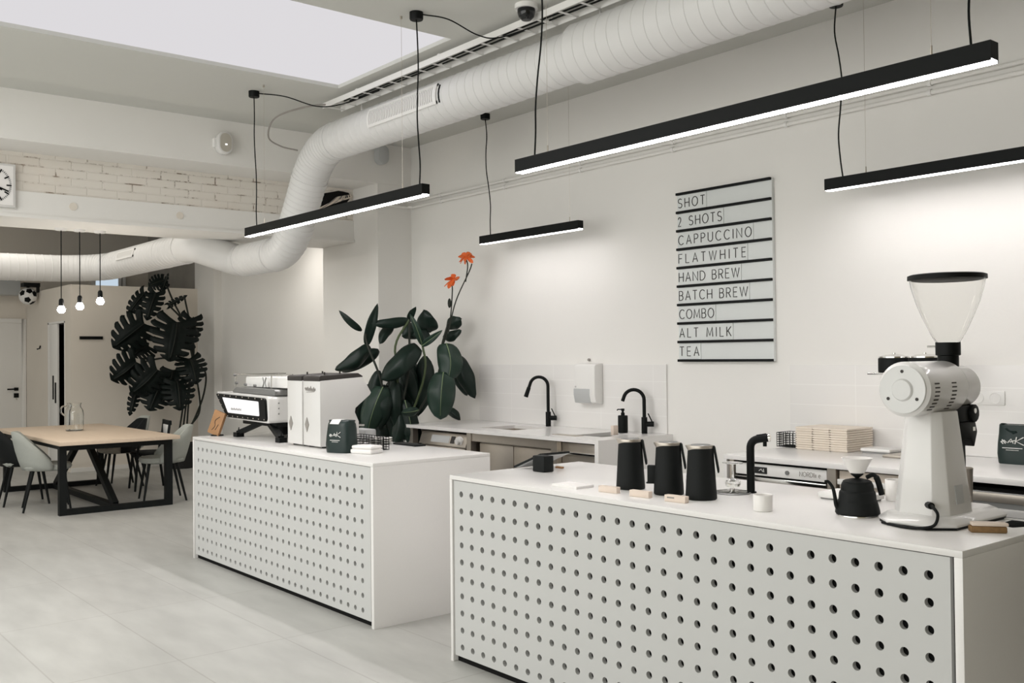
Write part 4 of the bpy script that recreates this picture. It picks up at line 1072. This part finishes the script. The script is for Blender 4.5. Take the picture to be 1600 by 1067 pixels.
# batch brewer behind the grinder
t = thing('batch_brewer', 'steel brewing stand with two black filter holders behind the grinder', 'coffee brewer', (-3.1, 5.6, ZB))
bx, by = -3.07, 5.62
part('base', G().box(bx-.10, bx+.22, by-.16, by+.10, ZB, ZB+.015), 'steel', t, bevel=.004)
part('stand', G().box(bx+.05, bx+.08, by+.02, by+.06, ZB, 1.45), 'steel', t, bevel=.004)
part('shelf', G().box(bx-.19, bx+.22, by-.16, by+.08, 1.435, 1.447), 'chrome', t, bevel=.002)
part('bracket', G().obox((bx-.15,by,1.43), (bx-.10,by,1.22), .015, .015), 'steel', t)
for xx in (bx-.08, bx+.115):
    o = part('filter_holder', G().lathe([(0,0),(.088,0),(.093,.004),(.093,.082),(.089,.088),(0,.088)], (xx, by-.04, 1.447), 28), 'black', t)
    part('lid', G().lathe([(0,.088),(.09,.0885),(.09,.096),(.05,.108),(.010,.112),(.010,.118),(0,.12)], (xx, by-.04, 1.447), 28), 'chrome', o)

# ------------------------------------------------------------------ things on the near bar counter
ZT = .957
def thermos(label, x, y, rz, clip=False):
    t = thing('insulated_jug', label, 'jug', (0,0,0))
    N = 40; vs = []
    for k in range(N):
        a = 2*PI*k/N; c, s_ = math.cos(a), math.sin(a); sp = max(0, math.cos(a-PI))**3
        for (r, z) in ((0.0001, 0), (.063, 0), (.066, .004), (.066, .012), (.0535+.001*sp, .215-.012*sp), (.0515, .2155-.012*sp), (.0001, .2155-.012*sp)):
            vs.append((r*c, r*s_, z))
    m = 7
    g = G().add(vs, [(m*k+j, m*((k+1) % N)+j, m*((k+1) % N)+j+1, m*k+j+1) for k in range(N) for j in range(m-1)])
    part('body', g, 'black_matte', t)
    g = G(); vs = []
    for k in range(N):
        a = 2*PI*k/N; c, s_ = math.cos(a), math.sin(a); sp = max(0, math.cos(a-PI))**5
        for (r, z) in ((.0525, .214-.011*max(0, math.cos(a-PI))**3), (.0535+.010*sp, .222), (.0525+.012*sp, .2265), (.046, .2275)):
            vs.append((r*c, r*s_, z))
    fs = [(4*k+j, 4*((k+1) % N)+j, 4*((k+1) % N)+j+1, 4*k+j+1) for k in range(N) for j in range(3)]
    fs.append(tuple(4*k+3 for k in range(N)))
    g.add(vs, fs)
    part('steel_rim', g, 'steel', t, label='brushed steel rim with a pouring lip')
    part('lid', G().lathe([(0,.2305),(.040,.2300),(.043,.2275),(0,.2275)], (0,0,0), 28), 'steel_dark', t)
    g = G(); 
    g.prism([(.046,.221),(.055,.227),(.061,.220),(.0765,.128),(.0765,.112),(.071,.110),(.068,.122),(.054,.205)], -.014, .014, 'y')
    part('handle', g, 'black_matte', t, bevel=.003)
    if clip:
        g = G().box(-.092,-.055,-.016,.016,.05,.125); g.box(-.098,-.055,-.016,.016,.045,.052); part('tap_lever', g, 'black_matte', t, bevel=.003)
    t.location = (x, y, ZT); t.rotation_euler = (0,0,rz)
    return t
thermos('black insulated jug with steel rim, leftmost of the three', -3.155, 3.28, .62)
thermos('black insulated jug with steel rim, middle of the three', -2.915, 3.27, .62, True)
thermos('black insulated jug with steel rim, nearest the black water tap', -2.725, 3.26, .62)
for k, (x, y, lab) in enumerate(((-3.128,3.115,'bleached wooden name block in front of the leftmost black jug'), (-2.937,3.115,'bleached wooden name block in front of the middle black jug'), (-2.735,3.115,'bleached wooden name block in front of the third black jug'))):
    t = thing('name_block', lab, 'name block', (0,0,0))
    part('block', G().box(-.052,.052,-.014,.014,0,.028), 'wood_plate', t, bevel=.002)
    if k == 2: part('engraving', G().box(-.038,-.002,-.0150,-.0138,.015,.021), 'grey_ink', t)
    t.location = (x, y, ZT); t.rotation_euler = (0,0,math.radians(6))
single('paper_stack', G().box(-3.47,-3.30,3.075,3.185,ZT,ZT+.012), 'paper', 'small stack of white cards left of the black jugs', 'paper', bevel=.001)
# point of sale tablet
t = thing('till_tablet', 'black till tablet on block stand at left end of near bar', 'tablet', (-3.93,3.45,ZT))
part('stand', G().box(-3.978,-3.885,3.39,3.46,ZT,ZT+.085), 'black_matte', t, bevel=.006)
TL, TT, TR = Vector((-4.13,3.385,.972)), Vector((-3.988,3.455,1.045)), Vector((-3.995,3.675,1.043))
eu, ev = (TT-TL), (TR-TT); en = eu.cross(ev).normalized(); en = en if en.z > 0 else -en
def quadslab(a0, a1, b0, b1, h0, h1):
    P = lambda u, v, h: TL+eu*u+ev*v+en*h
    return G().add([P(a0,b0,h0),P(a1,b0,h0),P(a1,b1,h0),P(a0,b1,h0),P(a0,b0,h1),P(a1,b0,h1),P(a1,b1,h1),P(a0,b1,h1)],
                   [(0,3,2,1),(4,5,6,7),(0,1,5,4),(1,2,6,5),(2,3,7,6),(3,0,4,7)])
part('case', quadslab(0,1,0,1,-.010,.002), 'black_matte', t, bevel=.003)
part('screen', quadslab(.04,.96,.05,.95,.002,.003), 'pale_screen', t)
part('rear_cover', quadslab(.05,.97,.03,.97,-.0115,-.0099), 'grey_plastic', t, label='pale grey rear cover')
single('usb_stick', G().box(-4.01,-3.96,3.58,3.60,ZT,ZT+.01), 'wood_brown', 'tiny brown stick lying behind the till tablet', 'usb stick', bevel=.002)
# glass rinser with a wine glass shaped dripper
t = thing('glass_rinser', 'round dark glass rinser set in the bar near water tap', 'rinser', (-2.75,3.50,ZT))
part('plate', G().lathe([(0,.002),(.07,.002),(.078,.006),(.082,.003),(.082,0),(0,0)], (-2.75,3.50,ZT), 30), 'steel_dark', t)
g = G()
for k in range(6): a = PI*k/6; g.obox((-2.75+.065*math.cos(a),3.50+.065*math.sin(a),ZT+.007), (-2.75-.065*math.cos(a),3.50-.065*math.sin(a),ZT+.007), .005, .004)
part('grid', g, 'chrome', t)
part('nozzle', G().cyl((-2.75,3.5,ZT+.004),(-2.75,3.5,ZT+.02),.012,12), 'chrome', t)
t = thing('glass_goblet', 'upturned clear glass goblet standing over the dark rinser', 'glass', (-2.75,3.50,ZT+.02))
part('bowl', G().lathe([(.03,.028),(.034,.04),(.032,.052),(.006,.065),(.005,.07),(.004,.12),(.006,.126),(.045,.130),(.045,.133),(.0,.134)], (-2.75,3.505,ZT+.0), 28), 'glass', t)
t = thing('water_tap', 'black angled water tap rising from the near bar worktop', 'tap', (-2.695,3.56,ZT))
pts = fillet([(-2.695,3.56,ZT),(-2.695,3.56,ZT+.232),(-2.63,3.60,ZT+.243)], .045, 8)
part('column', G().tube(pts, .0175, 18), 'black', t)
part('end_cap', G().cyl((-2.63,3.60,ZT+.243), (-2.622,3.605,ZT+.244), .0172, 16), 'chrome', t)
part('nozzle', G().cyl((-2.642,3.593,ZT+.23), (-2.642,3.593,ZT+.205), .0085, 12), 'black', t)
part('touch_strip', G().obox((-2.672,3.574,ZT+.2535), (-2.636,3.596,ZT+.2605), .012, .004), 'black_matte', t)
part('base_ring', G().lathe([(0,0),(.024,0),(.024,.006),(0,.006)], (-2.695,3.56,ZT), 20), 'black', t)
t = thing('ceramic_cup', 'white ceramic cup standing in front of the black water tap', 'cup', (-2.355,3.185,ZT))
part('body', G().lathe([(0,0),(.034,0),(.0365,.003),(.0375,.062),(.0365,.064),(.034,.062),(.033,.008),(0,.008)], (-2.355,3.185,ZT), 32), 'ceramic', t)
# scale under kettle, kettle, dripper
t = thing('brewing_scale', 'white flat brewing scale partly behind the black kettle', 'scale', (-2.28,3.70,ZT))
part('body', G().box(-2.40,-2.18,3.62,3.77,ZT+.006,ZT+.03), 'white_plastic', t, bevel=.005)
part('foot_base', G().box(-2.39,-2.19,3.63,3.76,ZT,ZT+.006), 'steel_dark', t)
part('button', G().cyl((-2.29,3.621,ZT+.019),(-2.29,3.617,ZT+.019),.004,10), 'ink', t)
t = thing('gooseneck_kettle', 'black gooseneck kettle with stepped body on the near bar', 'kettle', (-2.045,3.345,ZT))
kx, ky = -2.045, 3.345
prof = [(0,.006),(.075,.006),(.081,.012),(.080,.022),(.073,.05),(.071,.058),(.068,.062),(.066,.085),(.064,.092),(.060,.096),(.058,.115),(.054,.125),(.049,.128),(0,.13)]
part('body', G().lathe(prof, (kx,ky,ZT), 36), 'black_matte', t)
part('base_ring', G().lathe([(0,0),(.078,0),(.079,.003),(.078,.007),(0,.007)], (kx,ky,ZT), 36), 'chrome', t)
part('lid', G().lathe([(0,.142),(.02,.14),(.045,.134),(.052,.130),(.052,.126),(0,.126)], (kx,ky,ZT), 30), 'black_matte', t)
part('lid_knob', G().lathe([(0,.14),(.006,.14),(.008,.143),(.023,.155),(.0235,.160),(0,.160)], (kx,ky,ZT), 20), 'black_matte', t)
dx, dy = -.66, -.50
n_ = math.hypot(.634,.774); ex, ey = -.634/n_, -.774/n_    # towards image left
part('spout', G().tube(smooth_path([(kx+ex*.055,ky+ey*.055,ZT+.02),(kx+ex*.078,ky+ey*.078,ZT+.035),(kx+ex*.085,ky+ey*.085,ZT+.075),(kx+ex*.092,ky+ey*.092,ZT+.105),(kx+ex*.108,ky+ey*.108,ZT+.128),(kx+ex*.122,ky+ey*.122,ZT+.130)], 6), [.0085-.00012*i for i in range(31)], 10), 'black_matte', t)
g = G().tube(smooth_path([(kx-ex*.035,ky-ey*.035,ZT+.143),(kx-ex*.06,ky-ey*.06,ZT+.152),(kx-ex*.076,ky-ey*.076,ZT+.135),(kx-ex*.09,ky-ey*.09,ZT+.085),(kx-ex*.092,ky-ey*.092,ZT+.078)], 6), [.008]*10+[.011]*15, 10)
part('handle', g, 'black_matte', t)
t = thing('coffee_dripper', 'white ceramic cone dripper resting above the black kettle lid', 'dripper', (kx,ky,ZT+.168))
prof = [(.018,.1575),(.026,.158),(.031,.165),(.055,.213),(.0565,.214),(.053,.214),(.028,.170),(.018,.164)]
part('cone', G().lathe(prof, (kx+.0,ky,ZT+.003), 36, closed=True), 'ceramic', t)
t = thing('ceramic_cup', 'white ceramic cup half hidden left of the grinder column', 'cup', (-2.15,3.80,ZT))
part('body', G().lathe([(0,0),(.036,0),(.038,.003),(.039,.085),(.038,.087),(.035,.085),(.034,.008),(0,.008)], (-2.15,3.80,ZT), 28), 'ceramic', t)

# big coffee grinder
t = thing('coffee_grinder', 'large white coffee grinder with clear hopper on the near bar', 'coffee grinder', (-1.77,3.45,ZT))
gx = -1.79
def octo(hw, hd, ch):
    return [(-hw+ch,-hd),(hw-ch,-hd),(hw,-hd+ch),(hw,hd-ch),(hw-ch,hd),(-hw+ch,hd),(-hw,hd-ch),(-hw,-hd+ch)]
def loft(g, rings):
    n = len(rings[0]); vs = [p for r_ in rings for p in r_]; m = len(rings)
    fs = [(i*n+k, i*n+(k+1) % n, (i+1)*n+(k+1) % n, (i+1)*n+k) for i in range(m-1) for k in range(n)]
    fs += [tuple(range(n))[::-1], tuple((m-1)*n+k for k in range(n))]
    return g.add(vs, fs)
def ringz(cx, cy_, z, hw, hd, ch): return [(cx+p[0], cy_+p[1], z) for p in octo(hw, hd, ch)]
g = G(); BY = 3.49
loft(g, [ringz(gx,BY,ZT+.008,.145,.255,.07), ringz(gx,BY,ZT+.018,.148,.258,.07), ringz(gx,BY,ZT+.04,.120,.225,.06)])
part('base', g, 'enamel', t, bevel=.004)
part('base_gasket', G().prism([(gx+p[0],BY+p[1]) for p in octo(.143,.253,.07)], ZT, ZT+.008, 'z'), 'black_matte', t)
g = G(); CYY = 3.43
loft(g, [ringz(gx-.005,CYY,ZT+.035,.105,.125,.045), ringz(gx-.005,CYY+.0,ZT+.40,.068,.085,.028)])
part('column', g, 'enamel', t, bevel=.004)
DZ = ZT+.482; DX = gx-.01; DR = .097
g = G().lathe([(0,3.245),(.085,3.245),(DR,3.255),(DR,3.52),(.092,3.535),(.080,3.55),(.076,3.57),(.076,3.66),(.062,3.69),(0,3.70)], (DX,0,DZ), 48, 'y')
part('motor_drum', g, 'enamel', t, smooth=30)
g = G().lathe([(0,3.236),(.045,3.236),(.048,3.239),(.048,3.2455),(.088,3.246),(0,3.246)], (DX,0,DZ), 40, 'y')
fp = part('end_plate', G().lathe([(0,3.239),(.084,3.239),(.0855,3.241),(.0855,3.246),(0,3.246)], (DX,0,DZ), 48, 'y'), 'enamel_face', t)
part('end_boss', G().lathe([(0,3.231),(.034,3.231),(.038,3.234),(.040,3.2395),(0,3.2395)], (DX+.0,0,DZ-.002), 36, 'y'), 'enamel_face', fp)
for a in (90, 212, 328):
    x = DX+.063*math.cos(math.radians(a)); z = DZ+.063*math.sin(math.radians(a))
    part('screw_hole', G().cyl((x,3.2385,z), (x,3.2375,z), .006, 12), 'ink', fp)
for yy in (3.30, 3.42):
    g = G()
    for k in range(8):
        a = math.radians(12-8.5*k); r = DR-.001
        c = Vector((DX+r*math.cos(a), yy, DZ+r*math.sin(a))); tn = Vector((math.cos(a),0,math.sin(a)))
        g.obox(c+Vector((0,-.016,0)), c+Vector((0,.016,0)), .005, .004, up=tn)
    part('vent_slots', g, 'ink', t)
HX, HY = gx-.018, 3.585
part('hopper_collar', G().lathe([(0,.075),(.037,.075),(.037,.115),(.044,.118),(.044,.165),(0,.165)], (HX,HY,DZ), 28), 'black', t)
part('collar_pin', G().cyl((HX-.07,HY-.02,DZ+.150),(HX,HY,DZ+.150),.004,8), 'chrome', t)
Z0 = DZ+.165
oprof = [(.043,0),(.060,.03),(.090,.095),(.112,.152),(.127,.205),(.133,.238)]
iprof = [(r-.0025, z+.0005) for r, z in oprof[::-1]]
part('hopper', G().lathe(oprof+iprof, (HX,HY,Z0), 48, closed=True), 'hopper_glass', t, label='clear conical bean hopper')
part('hopper_lid', G().lathe([(0,.254),(.128,.254),(.138,.250),(.1385,.235),(.130,.2335),(.12,.231),(0,.231)], (HX,HY,Z0), 48), 'black', t, label='flat black hopper lid')
g = G(); FY = 3.70
g.box(gx-.045,gx+.035,3.53,3.64,DZ-.13,DZ-.07); g.prism([(3.55,DZ-.20),(3.55,DZ-.13),(3.67,DZ-.13),(3.685,DZ-.17),(3.66,DZ-.225),(3.63,DZ-.19)], gx-.04, gx+.04, 'x'); g.cyl((gx-.02,3.66,DZ-.10),(gx+.045,3.66,DZ-.10),.034,12)
part('spout_clamp', g, 'black', t, bevel=.004)
g = G().cyl((gx+.042,3.65,DZ-.09),(gx+.050,3.65,DZ-.09),.010,10); g.box(gx+.040,gx+.044,3.64,3.66,DZ-.165,DZ-.15)
part('clamp_screw', g, 'chrome', t)
part('bag_guide', G().obox((gx+.02,3.60,DZ-.2), (gx+.03,3.585,DZ-.37), .03, .012), 'black_matte', t)
part('rating_plate', G().add([(gx+.098,3.40,ZT+.075),(gx+.098,3.455,ZT+.075),(gx+.0915,3.455,ZT+.14),(gx+.0915,3.40,ZT+.14),(gx+.094,3.40,ZT+.075),(gx+.094,3.455,ZT+.075),(gx+.088,3.455,ZT+.14),(gx+.088,3.40,ZT+.14)],
     [(0,1,2,3),(7,6,5,4),(0,4,5,1),(1,5,6,2),(2,6,7,3),(3,7,4,0)]), 'grey_plastic', t, label='small grey printed rating plate')
g = G().tube(smooth_path([(gx+.045,3.315,ZT+.075),(gx+.07,3.28,ZT+.078),(gx+.10,3.26,ZT+.055),(gx+.095,3.245,ZT+.02),(gx+.06,3.225,ZT+.008),(gx+.0,3.215,ZT+.006),(gx-.10,3.25,ZT+.006)], 8), .0055, 8)
part('power_cord', g, 'black', t)
part('plug', G().tube([(gx+.03,3.325,ZT+.075),(gx+.065,3.285,ZT+.078)], [.013,.012], 10), 'black', t)
single('bean_tin', G().lathe([(0,0),(.044,0),(.046,.004),(.05,.155),(.052,.158),(.049,.158),(.044,.01),(0,.01)], (-1.88,3.80,ZT), 32), 'steel', 'steel tin cup standing right behind the grinder column', 'tin')
t = thing('counter_brush', 'brown bristled counter brush lying beside the grinder base', 'brush', (-1.58,3.37,ZT))
Mb = Matrix.Translation((-1.565,3.36,ZT)) @ Matrix.Rotation(math.radians(38),4,'Z')
part('bristles', G().box(-.06,.055,-.022,.022,0,.022).xf(Mb), 'bristle', t, bevel=.005)
part('back_board', G().box(-.055,.06,-.02,.02,.022,.034).xf(Mb), 'wood_plate', t, bevel=.004)
part('handle', G().tube([(.055,0,.028),(.075,0,.03),(.115,0,.03)], [.008,.013,.009], 10).xf(Mb), 'black_matte', t)
t = thing('drip_tray', 'shallow white tray let into the bar beside the grinder', 'tray', (-1.6,3.72,ZT))
part('rim', G().box(-1.72,-1.50,3.66,3.84,ZT,ZT+.004), 'enamel', t)
part('grate', G().box(-1.70,-1.52,3.68,3.82,ZT+.004,ZT+.006), 'steel_dark', t)

# ------------------------------------------------------------------ things on the far bar counter
t = thing('wooden_plaque', 'small brown wooden plaque leaning at left end of far bar', 'plaque', (-7.60,3.15,ZT))
Mp = Matrix.Translation((-7.60,3.13,ZT+.002)) @ Matrix.Rotation(math.radians(20),4,'Z') @ Matrix.Rotation(math.radians(16),4,'Y') @ Matrix.Rotation(math.radians(-10),4,'X')
part('board', G().box(-.06,.06,-.013,.013,.01,.20).xf(Mp), 'wood_brown', t, bevel=.003)
g = G(); g.tube(smooth_path([(-.02,-.0145,.04),(.0,-.0145,.08),(-.015,-.0145,.12),(.02,-.0145,.16)],5), .0025, 5); g.tube([(.015,-.0145,.05),(.03,-.0145,.10)], .0025, 5)
part('engraving', g.xf(Mp), 'ink', t)
part('foot', G().lathe([(0,0),(.05,0),(.05,.008),(0,.012)], (-7.59,3.16,ZT), 20), 'black_matte', t)

# espresso machine
t = thing('espresso_machine', 'white espresso machine with lit back panel on black crossed legs', 'espresso machine', (-7.2,3.5,ZT))
EY0, EY1 = 3.20, 3.78
def rounded(poly, r, n=4):
    out = []; m = len(poly)
    for i in range(m):
        p = Vector(poly[i]); a = (Vector(poly[i-1])-p); b = (Vector(poly[(i+1) % m])-p)
        t_ = min(r, a.length*.45, b.length*.45); p0 = p+a.normalized()*t_; p1 = p+b.normalized()*t_
        for k in range(n+1): u = k/n; q = (1-u)**2*p0+2*u*(1-u)*p+u*u*p1; out.append((q.x, q.y))
    return out
body = rounded([(-7.77,1.305),(-6.80,1.285),(-6.80,1.085),(-7.53,1.095)], .03)
part('body', G().prism(body, EY0+.03, EY1, 'y'), 'enamel', t, bevel=.012)
fr = rounded([(-7.74,1.290),(-6.835,1.272),(-6.815,1.10),(-7.525,1.107)], .03)
part('back_frame', G().prism(fr, EY0+.012, EY0+.03, 'y'), 'black', t, label='black frame studded with dots around the lit panel')
scn = rounded([(-7.60,1.262),(-6.935,1.246),(-6.92,1.137),(-7.49,1.143)], .012)
lp = part('lit_panel', G().prism(scn, EY0+.008, EY0+.0125, 'y'), 'frost', t, label='white softly lit panel')
g = G()
for k in range(8):
    f = k/7
    part('stud', G().sphere((-7.68+f*.80, EY0+.011, 1.279-f*.013), .005, 8, 6), 'steel', t); part('stud', G().sphere((-7.50+f*.66, EY0+.011, 1.117-f*.003), .005, 8, 6), 'steel', t)
for k in range(3): part('stud', G().sphere((-7.67+k*.045, EY0+.011, 1.24-k*.038), .005, 8, 6), 'steel', t)
g = G(); z = 1.167
g.tube([(-7.43+k*.0075, EY0+.0075, z+(.0 if k % 2 else .011+.004*(k % 3))) for k in range(27)], .002, 5)
part('lettering', g, 'grey_ink', lp)
g = G()
for k in range(3): g.sphere((-6.799, 3.31, 1.235-k*.04), .006, 8, 6)
part('side_screws', g, 'steel_dark', t)
g = G().prism(rounded([(-7.58,1.303),(-6.80,1.29),(-6.80,1.335),(-7.50,1.345)], .02), 3.28, 3.74, 'y')
part('cup_tray', g, 'steel_dark', t, bevel=.004)
for x in (-7.45, -7.02):
    part('top_cover', G().box(x, x+.40, 3.34, 3.70, 1.345, 1.425), 'white_plastic', t, bevel=.01)
g = G()
for p, q in (((-7.55,3.30,1.445),(-6.55,3.30,1.45)),((-7.55,3.30,1.345),(-7.55,3.30,1.45)),((-7.55,3.74,1.345),(-7.55,3.74,1.45)),((-7.55,3.30,1.445),(-7.55,3.74,1.445)),((-6.9,3.30,1.345),(-6.9,3.30,1.45))): g.cyl(p, q, .0045, 8)
part('cup_rail', g, 'chrome', t)
g = G()
for x, z in ((-7.55,1.44),(-7.52,1.375),(-7.35,1.365),(-7.18,1.36)): g.cyl((x,3.285,z),(x,3.305,z),.010,10)
for s_ in (-1,1): g.tube(smooth_path([(-7.0+s_*.03,3.29,1.35),(-7.0+s_*.012,3.29,1.385),(-7.0+s_*.03,3.29,1.425)],4), .005, 6)
part('fittings', g, 'steel_dark', t)
part('underside', G().box(-7.42,-6.82,3.30,3.70,1.055,1.095), 'black', t, bevel=.006)
def leg(x0, x1, y0, y1):
    g = G().obox((x0,y0,1.07), (x1,y1,ZT+.03), .045, .035); g.box(x1-.035,x1+.035,y1-.03,y1+.03,ZT,ZT+.035); g.tube([(x1-.005,y1,ZT+.03),(x1+.005,y1,ZT+.075)], [.008,.003], 6)
    return g
part('leg', leg(-7.15,-7.36,3.33,3.24), 'black', t); part('leg', leg(-6.98,-6.62,3.33,3.24), 'black', t)
part('leg', leg(-7.15,-7.36,3.62,3.74), 'black', t); part('leg', leg(-6.98,-6.62,3.62,3.74), 'black', t)
for x in (-7.25,-6.95): part('group_head', G().lathe([(0,0),(.035,0),(.04,.02),(.04,.06),(0,.06)], (x,3.66,1.0), 20), 'chrome', t)
single('milk_jug', G().lathe([(0,0),(.05,0),(.052,.01),(.045,.10),(.046,.12),(.042,.12),(.045,.012),(0,.012)], (-7.32,3.60,ZT), 24), 'black_matte', 'black pitcher under the espresso machine beside its legs', 'pitcher')
single('steel_cup', G().lathe([(0,0),(.035,0),(.04,.09),(.037,.09),(.032,.008),(0,.008)], (-7.05,3.56,ZT), 24), 'copper', 'warm coloured metal cup under the espresso machine', 'cup')

def boxy_grinder(label, x0, x1, scribble):
    t = thing('espresso_grinder', label, 'coffee grinder', ((x0+x1)/2, 3.4, ZT))
    prof = [(3.20,.012),(3.20,.452),(3.205,.458),(3.525,.478),(3.545,.46),(3.60,.368),(3.59,.352),(3.475,.265),(3.47,.235),(3.50,.17),(3.50,.012)]
    prof = [(y, ZT+z) for y, z in prof]
    part('body', G().prism(prof, x0, x1, 'x'), 'enamel', t, bevel=.012, seg=3)
    part('hopper_lid', G().prism([(3.198,ZT+.455),(3.198,ZT+.485),(3.208,ZT+.492),(3.50,ZT+.505),(3.535,ZT+.485),(3.535,ZT+.478)], x0+.002, x1-.002, 'x'), 'ink', t, bevel=.004, label='dark smoked hopper lid')
    g = G().cyl(((x0+x1)/2,3.30,ZT+.492),((x0+x1)/2,3.30,ZT+.515),.006,8); g.cyl(((x0+x1)/2,3.42,ZT+.498),((x0+x1)/2,3.42,ZT+.518),.006,8)
    part('lid_screws', g, 'ink', t)
    xc = x0+.055
    g = G().prism([(xc-.028,ZT+.155),(xc,ZT+.105),(xc+.028,ZT+.155),(xc,ZT+.205)], 3.196, 3.2005, 'y')
    part('badge', g, 'grey_ink', t, label='dark diamond shaped badge')
    for dx in (.03, x1-x0-.03):
        part('foot', G().cyl((x0+dx,3.25,ZT),(x0+dx,3.25,ZT+.014),.02,14), 'black', t); part('foot', G().cyl((x0+dx,3.45,ZT),(x0+dx,3.45,ZT+.014),.02,14), 'black', t)
    part('spout', G().prism([(3.475,ZT+.25),(3.55,ZT+.27),(3.53,ZT+.22),(3.475,ZT+.2)], (x0+x1)/2-.03, (x0+x1)/2+.03, 'x'), 'black', t)
    part('fork', G().obox(((x0+x1)/2,3.49,ZT+.14), ((x0+x1)/2,3.60,ZT+.135), .05, .012), 'chrome', t)
    if scribble:
        g = G(); pts = []
        for k in range(26): f = k/25; pts.append((x0+.03+f*.15, 3.1975, ZT+.40+.012*math.sin(k*1.9)*(1 if k % 7 else 2)-.006*f))
        g.tube(smooth_path(pts, 3), .0018, 5); g.tube([(x0+.05,3.1975,ZT+.378),(x0+.16,3.1975,ZT+.383)], .0016, 5)
        part('logo', g, 'grey_ink', t, label='dark handwritten style script')
    return t
boxy_grinder('white boxy espresso grinder next to the espresso machine', -6.435, -6.215, False)
boxy_grinder('white boxy espresso grinder beside the green bag, script on front', -6.195, -5.955, True)
wire_basket('black wire basket behind the folded green bag on far bar', -5.93, -5.57, 3.30, 3.50, ZT, .085, 10, 5)
t = thing('folded_towel', 'white folded cloth beside the green coffee bag', 'cloth', (-5.46,3.24,ZT))
g = G().box(-.09,.09,-.06,.06,0,.03); g.box(-.085,.085,-.055,.06,.03,.052)
part('cloth', g.xf(Matrix.Translation((-5.47,3.27,ZT)) @ Matrix.Rotation(.3,4,'Z')), 'paper', t, bevel=.014, seg=3)
t = thing('saucer_stack', 'white dishes stacked behind the wire basket on far bar', 'dishes', (-5.95,3.68,ZT))
g = G()
for k in range(3): g.lathe([(0,.004),(.05,.004),(.085,.016),(.086,.02),(.05,.009),(0,.009)], (-5.97,3.68,ZT+k*.013), 28)
part('dishes', g, 'ceramic', t)
single('black_tray', G().box(-5.90,-5.62,3.74,3.83,ZT,ZT+.012), 'black_matte', 'thin black tray at back edge of the far bar counter', 'tray', bevel=.003)
single('ticket_printer', G().box(-6.45,-6.25,3.72,3.82,ZT,ZT+.085), 'grey_plastic', 'small grey box behind the white boxy grinders', 'box', bevel=.01)

# downlight added out of sight behind the pilaster to brighten the alcove wall
t = thing('unseen_downlight', 'unseen spotlight added behind the corner pillar to brighten the alcove wall', 'lamp', (-10.95, 5.25, 3.1))
part('can', G().lathe([(0,.10),(.045,.10),(.05,.09),(.05,0),(.044,0),(.042,.05),(0,.05)], (-10.95,5.25,3.10), 20), 'white_plastic', t)
part('rod', G().cyl((-10.95,5.25,3.2), (-10.95,5.25,ZC), .012, 8), 'white_plastic', t)
l = bpy.data.lights.new('downlight', 'SPOT'); l.energy = 44; l.spot_size = math.radians(150); l.spot_blend = .9; l.color = (1,.95,.89); l.shadow_soft_size = .06
lo = bpy.data.objects.new('downlight', l); COL.objects.link(lo); lo.location = (-10.95, 5.25, 3.13); lo.rotation_euler = (math.radians(25), 0, 0)
